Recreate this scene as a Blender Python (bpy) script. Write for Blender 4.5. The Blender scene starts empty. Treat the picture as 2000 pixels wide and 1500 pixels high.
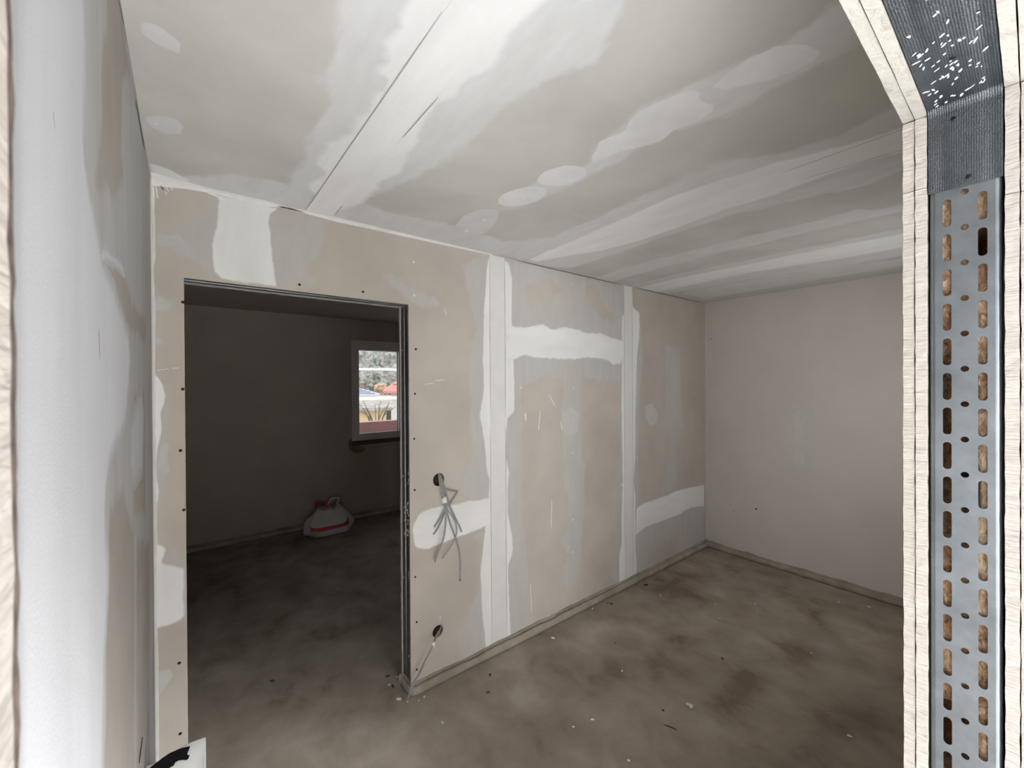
import bpy, bmesh, math, random
import numpy as np
from mathutils import Vector, noise, geometry

random.seed(7)
rng = np.random.default_rng(7)
scene = bpy.context.scene
COL = scene.collection

# ------------------------------------------------------------------ camera
FPX, YAW, PITCH, ROLL, CAM_H = 806.7, 0.6687, 0.0041, -0.0058, 1.67
Fv = np.array([math.sin(YAW) * math.cos(PITCH), math.cos(YAW) * math.cos(PITCH), -math.sin(PITCH)])
R0 = np.array([math.cos(YAW), -math.sin(YAW), 0.0])
U0 = np.cross(R0, Fv)
Rv = math.cos(ROLL) * R0 + math.sin(ROLL) * U0
Uv = -math.sin(ROLL) * R0 + math.cos(ROLL) * U0
CAM = np.array([0.0, 0.0, CAM_H])
cam_data = bpy.data.cameras.new('camera')
cam_data.sensor_width = 36.0
cam_data.lens = FPX * 36.0 / 2000.0
cam_data.clip_start = 0.01
cam_data.clip_end = 400
cam_data.dof.use_dof = True
cam_data.dof.focus_distance = 1.7
cam_data.dof.aperture_fstop = 18.0
cam = bpy.data.objects.new('camera', cam_data)
from mathutils import Matrix
cam.matrix_world = Matrix(((Rv[0], Uv[0], -Fv[0], CAM[0]), (Rv[1], Uv[1], -Fv[1], CAM[1]),
                           (Rv[2], Uv[2], -Fv[2], CAM[2]), (0, 0, 0, 1)))
COL.objects.link(cam)
scene.camera = cam

# ------------------------------------------------------------------ world, lights, exposure
world = bpy.data.worlds.new('overcast_sky')
scene.world = world
world.use_nodes = True
wn = world.node_tree.nodes
wn['Background'].inputs[0].default_value = (0.93, 0.97, 1.0, 1)
wn['Background'].inputs[1].default_value = 1.6


def area(name, loc, direction, sx, sy, power, color=(1, 1, 1)):
    d = bpy.data.lights.new(name, 'AREA')
    d.shape = 'RECTANGLE'
    d.size, d.size_y, d.energy, d.color = sx, sy, power, color
    o = bpy.data.objects.new(name, d)
    o.location = loc
    o.rotation_euler = Vector(direction).to_track_quat('-Z', 'Y').to_euler()
    COL.objects.link(o)
    return o


# light from behind the camera, through openings added to the unseen hall
area('daylight_hall_back', (-1.95, -3.12, 0.85), (0.3, 1, 0), 1.5, 1.6, 135, (0.97, 0.985, 1.0))
area('daylight_hall_side', (-3.32, -1.15, 1.0), (1, 0.12, 0), 1.2, 1.8, 20, (0.97, 0.985, 1.0))  # added to brighten the right wall; no such opening is known
area('daylight_window_3', (3.0, 0.06, 1.53), (0.35, 1, 0.25), 0.9, 0.85, 4.6, (0.95, 0.98, 1.0))  # fill light added to brighten the right half of the room
lamp = area('hall_ceiling_lamp', (1.1, -1.2, 2.43), (0, 0, -1), 0.7, 1.2, 305, (0.95, 0.98, 1.0))  # fill light without a fixture, added so the hall floor brightens the ceiling
lamp.data.spread = math.radians(128)

vs = scene.view_settings
vs.view_transform = 'Standard'
vs.look = 'None'
vs.gamma = 1.0
vs.use_curve_mapping = False
vs.exposure = 0.38
scene.cycles.max_bounces = 12
scene.cycles.diffuse_bounces = 7
scene.cycles.use_denoising = True

# ------------------------------------------------------------------ room measures (metres)
H = 2.46           # ceiling
D = 2.0746         # plasterboard partition with the doorway
RX = 4.139         # right-hand end wall
LX = -0.0995       # wall on the left
X0, X1, ZH = -0.0024, 0.9377, 2.0886      # door opening in the partition
WT = 0.125         # thickness of the stud walls
FY = 5.22          # window wall of the next room
XJ, ZF = 0.86, 2.06                       # right jamb and head of the opening one looks through
XL = -0.0270                              # its left jamb
YR, YH = 0.1247, -0.0015                  # its room face and hall face


def ray(u, v):
    return Fv + Rv * (u - 1000) / FPX - Uv * (v - 750) / FPX


def on(axis, val, u, v):
    k = ray(u, v)
    return CAM + k * (val - CAM[axis]) / k[axis]


def zc(off, s, pts):                       # points read in an enlarged crop -> photo pixels
    return [(off[0] + x / s, off[1] + y / s) for x, y in pts]


# ------------------------------------------------------------------ materials
def mat(name):
    m = bpy.data.materials.new(name)
    m.use_nodes = True
    nt = m.node_tree
    b = nt.nodes['Principled BSDF']
    return m, nt, b


def N(nt, kind, **kw):
    n = nt.nodes.new(kind)
    for k, v in kw.items():
        if k in n.inputs.keys():
            n.inputs[k].default_value = v
        else:
            setattr(n, k, v)
    return n


def coords(nt, scale=(1, 1, 1)):
    g = N(nt, 'ShaderNodeNewGeometry')
    mp = N(nt, 'ShaderNodeMapping')
    mp.inputs['Scale'].default_value = scale
    nt.links.new(g.outputs['Position'], mp.inputs['Vector'])
    return mp.outputs[0]


def ramp(nt, fac, stops, interp='LINEAR'):
    r = N(nt, 'ShaderNodeValToRGB')
    r.color_ramp.interpolation = interp
    els = r.color_ramp.elements
    while len(els) > 1:
        els.remove(els[-1])
    els[0].position, els[0].color = stops[0][0], (*stops[0][1], 1)
    for p, c in stops[1:]:
        e = els.new(p)
        e.color = (*c, 1)
    nt.links.new(fac, r.inputs[0])
    return r.outputs[0]


def mix(nt, fac, a, b, blend='MIX'):
    m = N(nt, 'ShaderNodeMix')
    m.data_type = 'RGBA'
    m.blend_type = blend
    for sock, val in ((m.inputs[0], fac), (m.inputs[6], a), (m.inputs[7], b)):
        if isinstance(val, (int, float)):
            sock.default_value = val
        elif isinstance(val, tuple):
            sock.default_value = (*val, 1)
        else:
            nt.links.new(val, sock)
    return m.outputs[2]


def math_(nt, op, a, b=None, c=None):
    m = N(nt, 'ShaderNodeMath')
    m.operation = op
    for i, val in enumerate((a, b, c)):
        if val is None:
            continue
        if isinstance(val, (int, float)):
            m.inputs[i].default_value = val
        else:
            nt.links.new(val, m.inputs[i])
    return m.outputs[0]


def noise_(nt, vec, scale, detail=4, rough=0.55, dist=0.0):
    n = N(nt, 'ShaderNodeTexNoise')
    n.inputs['Scale'].default_value = scale
    n.inputs['Detail'].default_value = detail
    n.inputs['Roughness'].default_value = rough
    n.inputs['Distortion'].default_value = dist
    nt.links.new(vec, n.inputs['Vector'])
    return n.outputs['Fac']


def smooth(nt, val, lo, hi):
    m = N(nt, 'ShaderNodeMapRange')
    m.interpolation_type = 'SMOOTHSTEP'
    m.inputs[1].default_value, m.inputs[2].default_value = lo, hi
    nt.links.new(val, m.inputs[0])
    return m.outputs[0]


def bump(nt, b, hgt, strength, dist):
    bn = N(nt, 'ShaderNodeBump')
    bn.inputs['Strength'].default_value = strength
    bn.inputs['Distance'].default_value = dist
    nt.links.new(hgt, bn.inputs['Height'])
    nt.links.new(bn.outputs[0], b.inputs['Normal'])


def plain(name, col, rough=0.8, metal=0.0, var=0.06, scale=25.0, bmp=0.0, bscale=120.0):
    m, nt, b = mat(name)
    v = coords(nt)
    n = noise_(nt, v, scale)
    lo = tuple(max(0, c * (1 - var)) for c in col)
    hi = tuple(min(1, c * (1 + var)) for c in col)
    nt.links.new(ramp(nt, n, [(0.3, lo), (0.7, hi)]), b.inputs['Base Color'])
    b.inputs['Roughness'].default_value = rough
    b.inputs['Metallic'].default_value = metal
    if bmp:
        bump(nt, b, noise_(nt, v, bscale), bmp, 0.004)
    return m


PAPER = (0.540, 0.488, 0.432)
SKIM = (0.535, 0.515, 0.485)
WHITE = (0.84, 0.83, 0.81)


def board_material(name, paper=PAPER, skim=SKIM, streak=(1, 1, 1)):
    """Plasterboard paper with thin wiped filler where the mesh says so (attribute: metres inside the wiped area)."""
    m, nt, b = mat(name)
    v = coords(nt)
    vs_ = coords(nt, streak)
    a = N(nt, 'ShaderNodeAttribute')
    a.attribute_name = 'skim'
    n1 = noise_(nt, v, 14, 5, 0.6)
    n2 = noise_(nt, vs_, 22, 5, 0.6)
    s = math_(nt, 'ADD', a.outputs['Fac'], math_(nt, 'MULTIPLY', math_(nt, 'SUBTRACT', n1, 0.5), 0.05))
    s = math_(nt, 'ADD', s, math_(nt, 'MULTIPLY', math_(nt, 'SUBTRACT', n2, 0.5), 0.05))
    edge = smooth(nt, s, -0.012, 0.022)
    body = smooth(nt, noise_(nt, vs_, 7, 4, 0.6), 0.25, 0.6)
    cover = math_(nt, 'MULTIPLY', edge, math_(nt, 'ADD', math_(nt, 'MULTIPLY', body, 0.45), 0.55))
    n3 = noise_(nt, v, 3.2, 4)
    p = ramp(nt, n3, [(0.3, tuple(c * 0.89 for c in paper)), (0.7, tuple(c * 1.06 for c in paper))])
    k = ramp(nt, n2, [(0.3, tuple(c * 0.96 for c in skim)), (0.7, tuple(c * 1.05 for c in skim))])
    c = mix(nt, cover, p, k)
    nt.links.new(c, b.inputs['Base Color'])
    b.inputs['Roughness'].default_value = 0.88
    b.inputs['Specular IOR Level'].default_value = 0.25
    bump(nt, b, math_(nt, 'ADD', noise_(nt, v, 320, 3), math_(nt, 'MULTIPLY', cover, 0.8)), 0.18, 0.002)
    return m


def filler_material(name, white=WHITE, under=SKIM, streak=(1, 1, 1), lo=0.05, hi=0.95):
    """Trowelled filler: thin and grey at its feathered edge (attribute 'cov'), thick and white inside."""
    m, nt, b = mat(name)
    v = coords(nt)
    vs_ = coords(nt, streak)
    a = N(nt, 'ShaderNodeAttribute')
    a.attribute_name = 'cov'
    n1 = noise_(nt, vs_, 26, 6, 0.65)
    s = math_(nt, 'ADD', a.outputs['Fac'], math_(nt, 'MULTIPLY', math_(nt, 'SUBTRACT', n1, 0.5), 0.75))
    f = smooth(nt, s, lo, hi)
    n2 = noise_(nt, vs_, 9, 5, 0.6)
    w = ramp(nt, n2, [(0.3, tuple(c * 0.93 for c in white)), (0.7, tuple(min(1, c * 1.03) for c in white))])
    nt.links.new(mix(nt, f, under, w), b.inputs['Base Color'])
    b.inputs['Roughness'].default_value = 0.85
    b.inputs['Specular IOR Level'].default_value = 0.25
    bump(nt, b, math_(nt, 'ADD', noise_(nt, vs_, 60, 4), noise_(nt, v, 260, 2)), 0.2, 0.002)
    return m


M = {}
M['partition'] = board_material('plasterboard_partition', streak=(1, 1, 0.25))
M['ceil'] = board_material('plasterboard_ceiling', paper=(0.61, 0.60, 0.565), skim=(0.70, 0.705, 0.705), streak=(1, 0.3, 1))
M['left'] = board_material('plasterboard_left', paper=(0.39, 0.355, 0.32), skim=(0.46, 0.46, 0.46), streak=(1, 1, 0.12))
M['fill'] = filler_material('white_filler', streak=(1, 1, 0.3))
M['fill_h'] = filler_material('white_filler_level', streak=(0.3, 1, 1))
M['fill_c'] = filler_material('white_filler_ceiling', white=(0.87, 0.87, 0.865), under=(0.70, 0.70, 0.70), streak=(1, 0.25, 1))
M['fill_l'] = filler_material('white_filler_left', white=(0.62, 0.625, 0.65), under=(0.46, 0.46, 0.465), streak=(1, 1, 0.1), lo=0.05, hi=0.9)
M['thin'] = filler_material('thin_ceiling_filler', white=(0.80, 0.80, 0.80), under=(0.74, 0.74, 0.74), lo=0.0, hi=0.5)
M['thin_c'] = filler_material('faint_ceiling_filler', white=(0.70, 0.70, 0.70), under=(0.665, 0.66, 0.645), lo=0.0, hi=0.8)
M['thin_w'] = filler_material('thin_wall_filler', white=(0.58, 0.565, 0.54), under=SKIM, lo=0.0, hi=0.9)
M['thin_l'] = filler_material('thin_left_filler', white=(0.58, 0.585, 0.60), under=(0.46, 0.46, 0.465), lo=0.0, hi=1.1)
M['thin_r'] = filler_material('thin_right_filler', white=(0.70, 0.66, 0.625), under=(0.66, 0.61, 0.57), lo=0.0, hi=1.1)
M['tape'] = plain('joint_tape', (0.76, 0.745, 0.715), 0.85, var=0.03, scale=12, bmp=0.1, bscale=400)
M['line'] = plain('crease_grey', (0.37, 0.36, 0.345), 0.9)
M['crack'] = plain('open_crack', (0.04, 0.037, 0.035), 0.95)
M['painted'] = plain('painted_wall', (0.66, 0.61, 0.57), 0.9, var=0.035, scale=2.5, bmp=0.08, bscale=260)
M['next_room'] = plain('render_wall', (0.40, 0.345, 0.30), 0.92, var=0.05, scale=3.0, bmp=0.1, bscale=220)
M['hallwall'] = plain('hall_plaster', (0.36, 0.35, 0.34), 0.9)
M['fleece'] = plain('white_floor_fleece', (0.8, 0.8, 0.8), 0.95)
M['screw'] = plain('black_screw', (0.012, 0.011, 0.011), 0.5, 0.4)
M['cable'] = plain('grey_cable', (0.30, 0.30, 0.29), 0.55, var=0.12, scale=60)
M['cable_dark'] = plain('copper_end', (0.16, 0.12, 0.08), 0.5)
M['tie'] = plain('white_tie', (0.80, 0.79, 0.77), 0.5)
M['crumb'] = plain('plaster_crumb', (0.62, 0.59, 0.53), 0.9)
M['dark_crumb'] = plain('dark_crumb', (0.05, 0.043, 0.036), 0.9)
M['pvc'] = plain('window_plastic', (0.70, 0.66, 0.65), 0.4, var=0.02)
M['dark_gasket'] = plain('dark_gasket', (0.03, 0.026, 0.026), 0.6)
M['sillm'] = plain('dark_sill', (0.09, 0.06, 0.055), 0.6)
M['stain'] = plain('damp_stain', (0.20, 0.145, 0.09), 0.9, var=0.25, scale=30)


def gypsum_material(name, col, wave):
    m, nt, b = mat(name)
    v = coords(nt, (1, 1, 1))
    vz = coords(nt, wave)
    n = noise_(nt, v, 45, 5, 0.65)
    n2 = noise_(nt, vz, 60, 4, 0.6, 0.6)
    h = math_(nt, 'ADD', math_(nt, 'MULTIPLY', n, 0.5), n2)
    c = ramp(nt, h, [(0.45, tuple(x * 0.62 for x in col)), (0.68, col), (1.0, tuple(min(1, x * 1.08) for x in col))])
    nt.links.new(c, b.inputs['Base Color'])
    b.inputs['Roughness'].default_value = 0.95
    b.inputs['Specular IOR Level'].default_value = 0.15
    bump(nt, b, h, 0.85, 0.004)
    return m


M['gypsum'] = gypsum_material('sawn_gypsum', (0.46, 0.42, 0.385), (0.55, 0.55, 5.0))
M['gypsum_smooth'] = gypsum_material('cut_gypsum', (0.34, 0.32, 0.29), (0.6, 0.6, 0.6))
M['torn'] = plain('torn_board_paper', (0.09, 0.068, 0.06), 0.95, var=0.45, scale=160)
M['board_face'] = plain('board_paper', (0.66, 0.62, 0.58), 0.9)


def metal_material(name, col, knurl=False, brush=(1, 1, 8)):
    m, nt, b = mat(name)
    v = coords(nt)
    vb = coords(nt, brush)
    n = noise_(nt, v, 18, 5, 0.65)
    n2 = noise_(nt, vb, 90, 4, 0.6)
    c = ramp(nt, n, [(0.3, tuple(x * 0.78 for x in col)), (0.7, tuple(min(1, x * 1.12) for x in col))])
    nt.links.new(c, b.inputs['Base Color'])
    b.inputs['Metallic'].default_value = 0.85
    nt.links.new(math_(nt, 'ADD', math_(nt, 'MULTIPLY', n2, 0.30), 0.21), b.inputs['Roughness'])
    if knurl:
        vo = N(nt, 'ShaderNodeTexVoronoi')
        vo.inputs['Scale'].default_value = 420
        vo.inputs['Randomness'].default_value = 0.25
        nt.links.new(v, vo.inputs['Vector'])
        bump(nt, b, vo.outputs['Distance'], 0.55, 0.0012)
    else:
        bump(nt, b, n2, 0.10, 0.0015)
    return m


M['zinc'] = metal_material('galvanised_steel', (0.225, 0.243, 0.262))
M['zinc_knurl'] = metal_material('knurled_galvanised_steel', (0.105, 0.118, 0.13), True, (1, 1, 1))
M['dark_zinc'] = metal_material('jamb_steel', (0.22, 0.23, 0.23))


def wool_material():
    m, nt, b = mat('brown_mineral_wool')
    v = coords(nt, (1, 1, 0.5))
    n = noise_(nt, v, 150, 6, 0.7, 1.2)
    n2 = noise_(nt, v, 30, 3)
    h = math_(nt, 'ADD', math_(nt, 'MULTIPLY', n, 0.7), math_(nt, 'MULTIPLY', n2, 0.5))
    nt.links.new(ramp(nt, h, [(0.42, (0.10, 0.05, 0.03)), (0.58, (0.48, 0.28, 0.16)), (0.72, (0.86, 0.66, 0.47))]),
                 b.inputs['Base Color'])
    b.inputs['Roughness'].default_value = 0.95
    bump(nt, b, n, 0.9, 0.004)
    return m


M['wool'] = wool_material()
M['dark_wool'] = plain('dark_wool', (0.045, 0.025, 0.015), 0.98, var=0.4, scale=90)


def floor_material():
    m, nt, b = mat('dusty_screed')
    v = coords(nt)
    vst = coords(nt, (1.25, 1.0, 1))
    big = noise_(nt, v, 1.3, 5, 0.55, 0.4)
    mid = noise_(nt, vst, 4.0, 7, 0.6, 0.35)
    fine = noise_(nt, v, 60, 5, 0.6)
    a = N(nt, 'ShaderNodeAttribute')
    a.attribute_name = 'dust'
    t = math_(nt, 'ADD', math_(nt, 'MULTIPLY', big, 0.45), math_(nt, 'MULTIPLY', mid, 0.55))
    t = math_(nt, 'ADD', t, math_(nt, 'MULTIPLY', a.outputs['Fac'], math_(nt, 'ADD', math_(nt, 'MULTIPLY', mid, 0.7), 0.1)))
    c = ramp(nt, t, [(0.36, (0.185, 0.147, 0.110)), (0.46, (0.285, 0.240, 0.195)), (0.57, (0.350, 0.300, 0.250)),
                     (0.80, (0.48, 0.435, 0.37)), (1.0, (0.58, 0.53, 0.46))])
    c = mix(nt, math_(nt, 'MULTIPLY', fine, 0.25), c, (0.5, 0.47, 0.44), 'SOFT_LIGHT')
    nt.links.new(c, b.inputs['Base Color'])
    b.inputs['Roughness'].default_value = 0.82
    b.inputs['Specular IOR Level'].default_value = 0.25
    bump(nt, b, math_(nt, 'ADD', math_(nt, 'MULTIPLY', fine, 0.25), mid), 0.25, 0.01)
    return m


M['floor'] = floor_material()
M['bead'] = plain('dusty_edge_strip', (0.33, 0.29, 0.24), 0.9, var=0.22, scale=9, bmp=0.4, bscale=60)


# ------------------------------------------------------------------ object helpers
def link(name, me, parent=None, m=None):
    o = bpy.data.objects.new(name, me)
    COL.objects.link(o)
    if parent is not None:
        o.parent = parent
    if m is not None and me is not None and not me.materials:
        me.materials.append(m)
    return o


def mesh(name, verts, faces, m=None, parent=None, smooth_=False):
    me = bpy.data.meshes.new(name)
    me.from_pydata([tuple(float(c) for c in v) for v in verts], [], faces)
    if smooth_:
        me.polygons.foreach_set('use_smooth', [True] * len(me.polygons))
    me.update()
    return link(name, me, parent, m)


def structure(o):
    o['kind'] = 'structure'
    return o


def tag(o, label, cat, group=None):
    o['label'], o['category'] = label, cat
    if group:
        o['group'] = group
    return o


def empty(name, loc=(0, 0, 0)):
    o = bpy.data.objects.new(name, None)
    o.empty_display_size = 0.05
    o.location = loc
    COL.objects.link(o)
    return o


def box_vf(lo, hi):
    x0, y0, z0 = lo
    x1, y1, z1 = hi
    v = [(x0, y0, z0), (x1, y0, z0), (x1, y1, z0), (x0, y1, z0), (x0, y0, z1), (x1, y0, z1), (x1, y1, z1), (x0, y1, z1)]
    f = [(0, 3, 2, 1), (4, 5, 6, 7), (0, 1, 5, 4), (1, 2, 6, 5), (2, 3, 7, 6), (3, 0, 4, 7)]
    return v, f


def box(name, lo, hi, m, parent=None, bevel=0.0):
    v, f = box_vf(lo, hi)
    if not bevel:
        return mesh(name, v, f, m, parent)
    bm = bmesh.new()
    vv = [bm.verts.new(p) for p in v]
    for q in f:
        bm.faces.new([vv[i] for i in q])
    bmesh.ops.bevel(bm, geom=bm.edges[:], offset=bevel, segments=2, profile=0.5, affect='EDGES')
    me = bpy.data.meshes.new(name)
    bm.to_mesh(me)
    bm.free()
    return link(name, me, parent, m)


def tube(name, pts, rad, m, parent=None, seg=10, samples=8, caps=True):
    """A smooth round cable through pts (Catmull-Rom), radius constant or per point."""
    P = [np.array(p, float) for p in pts]
    rads = rad if isinstance(rad, (list, tuple)) else [rad] * len(P)
    path, rr = [], []
    for i in range(len(P) - 1):
        a, b, c, d = P[max(i - 1, 0)], P[i], P[i + 1], P[min(i + 2, len(P) - 1)]
        for k in range(samples):
            t = k / samples
            path.append(0.5 * ((2 * b) + (-a + c) * t + (2 * a - 5 * b + 4 * c - d) * t * t + (-a + 3 * b - 3 * c + d) * t ** 3))
            rr.append(rads[i] * (1 - t) + rads[i + 1] * t)
    path.append(P[-1])
    rr.append(rads[-1])
    verts, faces = [], []
    ref = np.array([0.31, 0.22, 0.93])
    for i, p in enumerate(path):
        t = path[min(i + 1, len(path) - 1)] - path[max(i - 1, 0)]
        t /= max(np.linalg.norm(t), 1e-9)
        n = ref - t * (ref @ t)
        n /= max(np.linalg.norm(n), 1e-9)
        ref = n
        b = np.cross(t, n)
        for k in range(seg):
            a = 2 * math.pi * k / seg
            verts.append(p + rr[i] * (math.cos(a) * n + math.sin(a) * b))
    for i in range(len(path) - 1):
        for k in range(seg):
            k2 = (k + 1) % seg
            faces.append((i * seg + k, i * seg + k2, (i + 1) * seg + k2, (i + 1) * seg + k))
    if caps:
        faces.append(tuple(range(seg - 1, -1, -1)))
        faces.append(tuple(range((len(path) - 1) * seg, len(path) * seg)))
    return mesh(name, verts, faces, m, parent, True)


# planes of the room: (u, v, height off the surface) -> world; pixel -> (u, v)
PL = {
    'part': (lambda u, v, h: (u, D - h, v), lambda p: tuple(on(1, D, *p)[[0, 2]])),
    'ceil': (lambda u, v, h: (u, v, H - h), lambda p: tuple(on(2, H, *p)[[0, 1]])),
    'left': (lambda u, v, h: (LX + h, u, v), lambda p: tuple(on(0, LX, *p)[[1, 2]])),
    'right': (lambda u, v, h: (RX - h, u, v), lambda p: tuple(on(0, RX, *p)[[1, 2]])),
    'floor': (lambda u, v, h: (u, v, h), lambda p: tuple(on(2, 0, *p)[[0, 1]])),
    'far': (lambda u, v, h: (u, FY - h, v), lambda p: tuple(on(1, FY, *p)[[0, 2]])),
}


def inside_dist(px, py, poly):
    """Signed distance to a polygon, positive inside (numpy)."""
    P = np.asarray(poly, float)
    Q = np.roll(P, -1, 0)
    d2 = np.full(px.shape, 1e9)
    ins = np.zeros(px.shape, bool)
    for (ax, ay), (bx, by) in zip(P, Q):
        ex, ey = bx - ax, by - ay
        t = np.clip(((px - ax) * ex + (py - ay) * ey) / max(ex * ex + ey * ey, 1e-12), 0, 1)
        d2 = np.minimum(d2, (px - ax - t * ex) ** 2 + (py - ay - t * ey) ** 2)
        cond = ((ay > py) != (by > py)) & (px < ex * (py - ay) / (ey if abs(ey) > 1e-12 else 1e-12) + ax)
        ins ^= cond
    d = np.sqrt(d2)
    return np.where(ins, d, -d)


def skim_field(u, v, polys, cuts=()):
    s = np.full(u.shape, -0.3)
    for p in polys:
        s = np.maximum(s, inside_dist(u, v, p))
    for p in cuts:
        s = np.minimum(s, -inside_dist(u, v, p))
    return np.clip(s, -0.3, 0.3)


def set_attr(o, name, vals):
    a = o.data.attributes.new(name, 'FLOAT', 'POINT')
    a.data.foreach_set('value', np.asarray(vals, np.float32))


def resample(poly, step):
    P = [np.array(p, float) for p in poly]
    out = []
    n = len(P)
    for i in range(n):
        a, b = P[i], P[(i + 1) % n]
        k = max(1, int(np.linalg.norm(b - a) / step))
        for j in range(k):
            out.append(a + (b - a) * j / k)
    return np.array(out)


def patch(name, plane, poly, m, parent, h=0.0008, feather=0.02, jit=0.006, step=0.012, px=True, seed=0, freq=26, soft=1):
    """A thin smear of filler with an uneven outline: rim at the surface, body h proud of it."""
    to_w, to_uv = PL[plane]
    P = [to_uv(p) for p in poly] if px else poly
    if sum(P[i - 1][0] * P[i][1] - P[i][0] * P[i - 1][1] for i in range(len(P))) < 0:
        P = P[::-1]
    Q = resample(P, step)
    for _ in range(soft):
        Q = 0.25 * np.roll(Q, 1, 0) + 0.5 * Q + 0.25 * np.roll(Q, -1, 0)
    tg = np.roll(Q, -1, 0) - np.roll(Q, 1, 0)
    tg /= np.maximum(np.linalg.norm(tg, axis=1, keepdims=True), 1e-9)
    nr = np.stack([-tg[:, 1], tg[:, 0]], 1)           # inward
    j = np.array([noise.noise(Vector((q[0] * freq, q[1] * freq, seed * 3.1))) +
                  0.6 * noise.noise(Vector((q[0] * freq * 3.3, q[1] * freq * 3.3, seed * 1.7 + 9))) for q in Q])
    outer = Q + nr * (j * jit)[:, None]
    inner = outer + nr * feather
    if feather > 0.012:
        for _ in range(6):
            inner = 0.25 * np.roll(inner, 1, 0) + 0.5 * inner + 0.25 * np.roll(inner, -1, 0)
    n = len(Q)
    verts = [to_w(q[0], q[1], 0.00012) for q in outer] + [to_w(q[0], q[1], h) for q in inner]
    faces = [(i, (i + 1) % n, n + (i + 1) % n, n + i) for i in range(n)]
    tess = geometry.tessellate_polygon([[Vector((q[0], q[1], 0)) for q in inner]])
    faces += [tuple(n + i for i in t) for t in tess]
    o = mesh(name, verts, faces, m, parent)
    set_attr(o, 'cov', [0.0] * n + [1.0] * n)
    return o


def strip(name, plane, u0, u1, v0, v1, h, m, parent, edge=0.002):
    """A straight joint tape with a thin bevelled edge."""
    to_w, _ = PL[plane]
    o = [(u0, v0), (u1, v0), (u1, v1), (u0, v1)]
    eu, ev = min(edge, abs(u1 - u0) * 0.3), min(edge, abs(v1 - v0) * 0.3)
    i = [(u0 + eu, v0 + ev), (u1 - eu, v0 + ev), (u1 - eu, v1 - ev), (u0 + eu, v1 - ev)]
    verts = [to_w(a, b, 0.0002) for a, b in o] + [to_w(a, b, h) for a, b in i]
    faces = [(k, (k + 1) % 4, 4 + (k + 1) % 4, 4 + k) for k in range(4)] + [(4, 5, 6, 7)]
    ob = mesh(name, verts, faces, m, parent)
    set_attr(ob, 'cov', [1.0] * 8)
    return ob


def line(name, plane, a, b, w, h, m, parent, px=True, wob=0.0006, seg=14, seed=0):
    """A thin crease or scratch between two points, uneven in width."""
    to_w, to_uv = PL[plane]
    a, b = (np.array(to_uv(a)), np.array(to_uv(b))) if px else (np.array(a), np.array(b))
    d = (b - a) / np.linalg.norm(b - a)
    n = np.array([-d[1], d[0]])
    L, R = [], []
    for i in range(seg + 1):
        t = i / seg
        p = a + (b - a) * t + n * wob * noise.noise(Vector((t * 7, seed, 1.3)))
        ww = w * (0.65 + 0.5 * abs(noise.noise(Vector((t * 9, seed + 5, 0.2))))) * min(1, 0.25 + 6 * min(t, 1 - t))
        L.append(to_w(*(p + n * ww / 2), h))
        R.append(to_w(*(p - n * ww / 2), h))
    k = seg + 1
    faces = [(i, i + 1, k + i + 1, k + i) for i in range(seg)]
    return mesh(name, L + R, faces, m, parent)


def ellipse(c, rx, ry, ang, n=22):
    ca, sa = math.cos(math.radians(ang)), math.sin(math.radians(ang))
    return [(c[0] + rx * math.cos(t) * ca + ry * math.sin(t) * sa, c[1] - rx * math.cos(t) * sa + ry * math.sin(t) * ca)
            for t in (2 * math.pi * i / n for i in range(n))]


# ================================================================== STRUCTURE
# ---------------------------------------------------------------- floor
def grid_lines(a, b, step, forced=()):
    n = max(1, int(round((b - a) / step)))
    g = set(round(x, 5) for x in np.linspace(a, b, n + 1))
    for f in forced:
        g = {x for x in g if abs(x - f) > step * 0.45 or x in (round(a, 5), round(b, 5))}
        g.add(round(f, 5))
    return sorted(g)


gx, gy = grid_lines(-3.5, 4.8, 0.05), grid_lines(-3.3, FY + 0.1, 0.05)
UU, VV = np.meshgrid(gx, gy)
nx = len(gx)
fverts = np.stack([UU.ravel(), VV.ravel(), np.zeros(UU.size)], 1)
ffaces = [(j * nx + i, j * nx + i + 1, (j + 1) * nx + i + 1, (j + 1) * nx + i) for j in range(len(gy) - 1) for i in range(nx - 1)]
floor = structure(mesh('floor', fverts, ffaces, M['floor']))
dust = np.zeros(UU.size)
for (u, v, sx, sy, amp) in ((1155, 1238, 0.16, 0.10, 0.55), (1010, 1300, 0.14, 0.16, 0.35), (1010, 1360, 0.09, 0.09, 0.4),
                            (900, 1420, 0.25, 0.2, 0.14), (700, 1440, 0.4, 0.25, 0.16), (1350, 1380, 0.16, 0.14, 0.2),
                            (1660, 1245, 0.2, 0.2, 0.2), (1180, 1330, 0.2, 0.08, -0.2), (1450, 1340, 0.25, 0.09, -0.3),
                            (1560, 1270, 0.22, 0.1, -0.3), (1300, 1160, 0.3, 0.14, -0.2), (1700, 1420, 0.2, 0.25, -0.35)):
    p = on(2, 0, u, v)
    dust += amp * np.exp(-((fverts[:, 0] - p[0]) / sx) ** 2 - ((fverts[:, 1] - p[1]) / sy) ** 2)
set_attr(floor, 'dust', dust)

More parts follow.
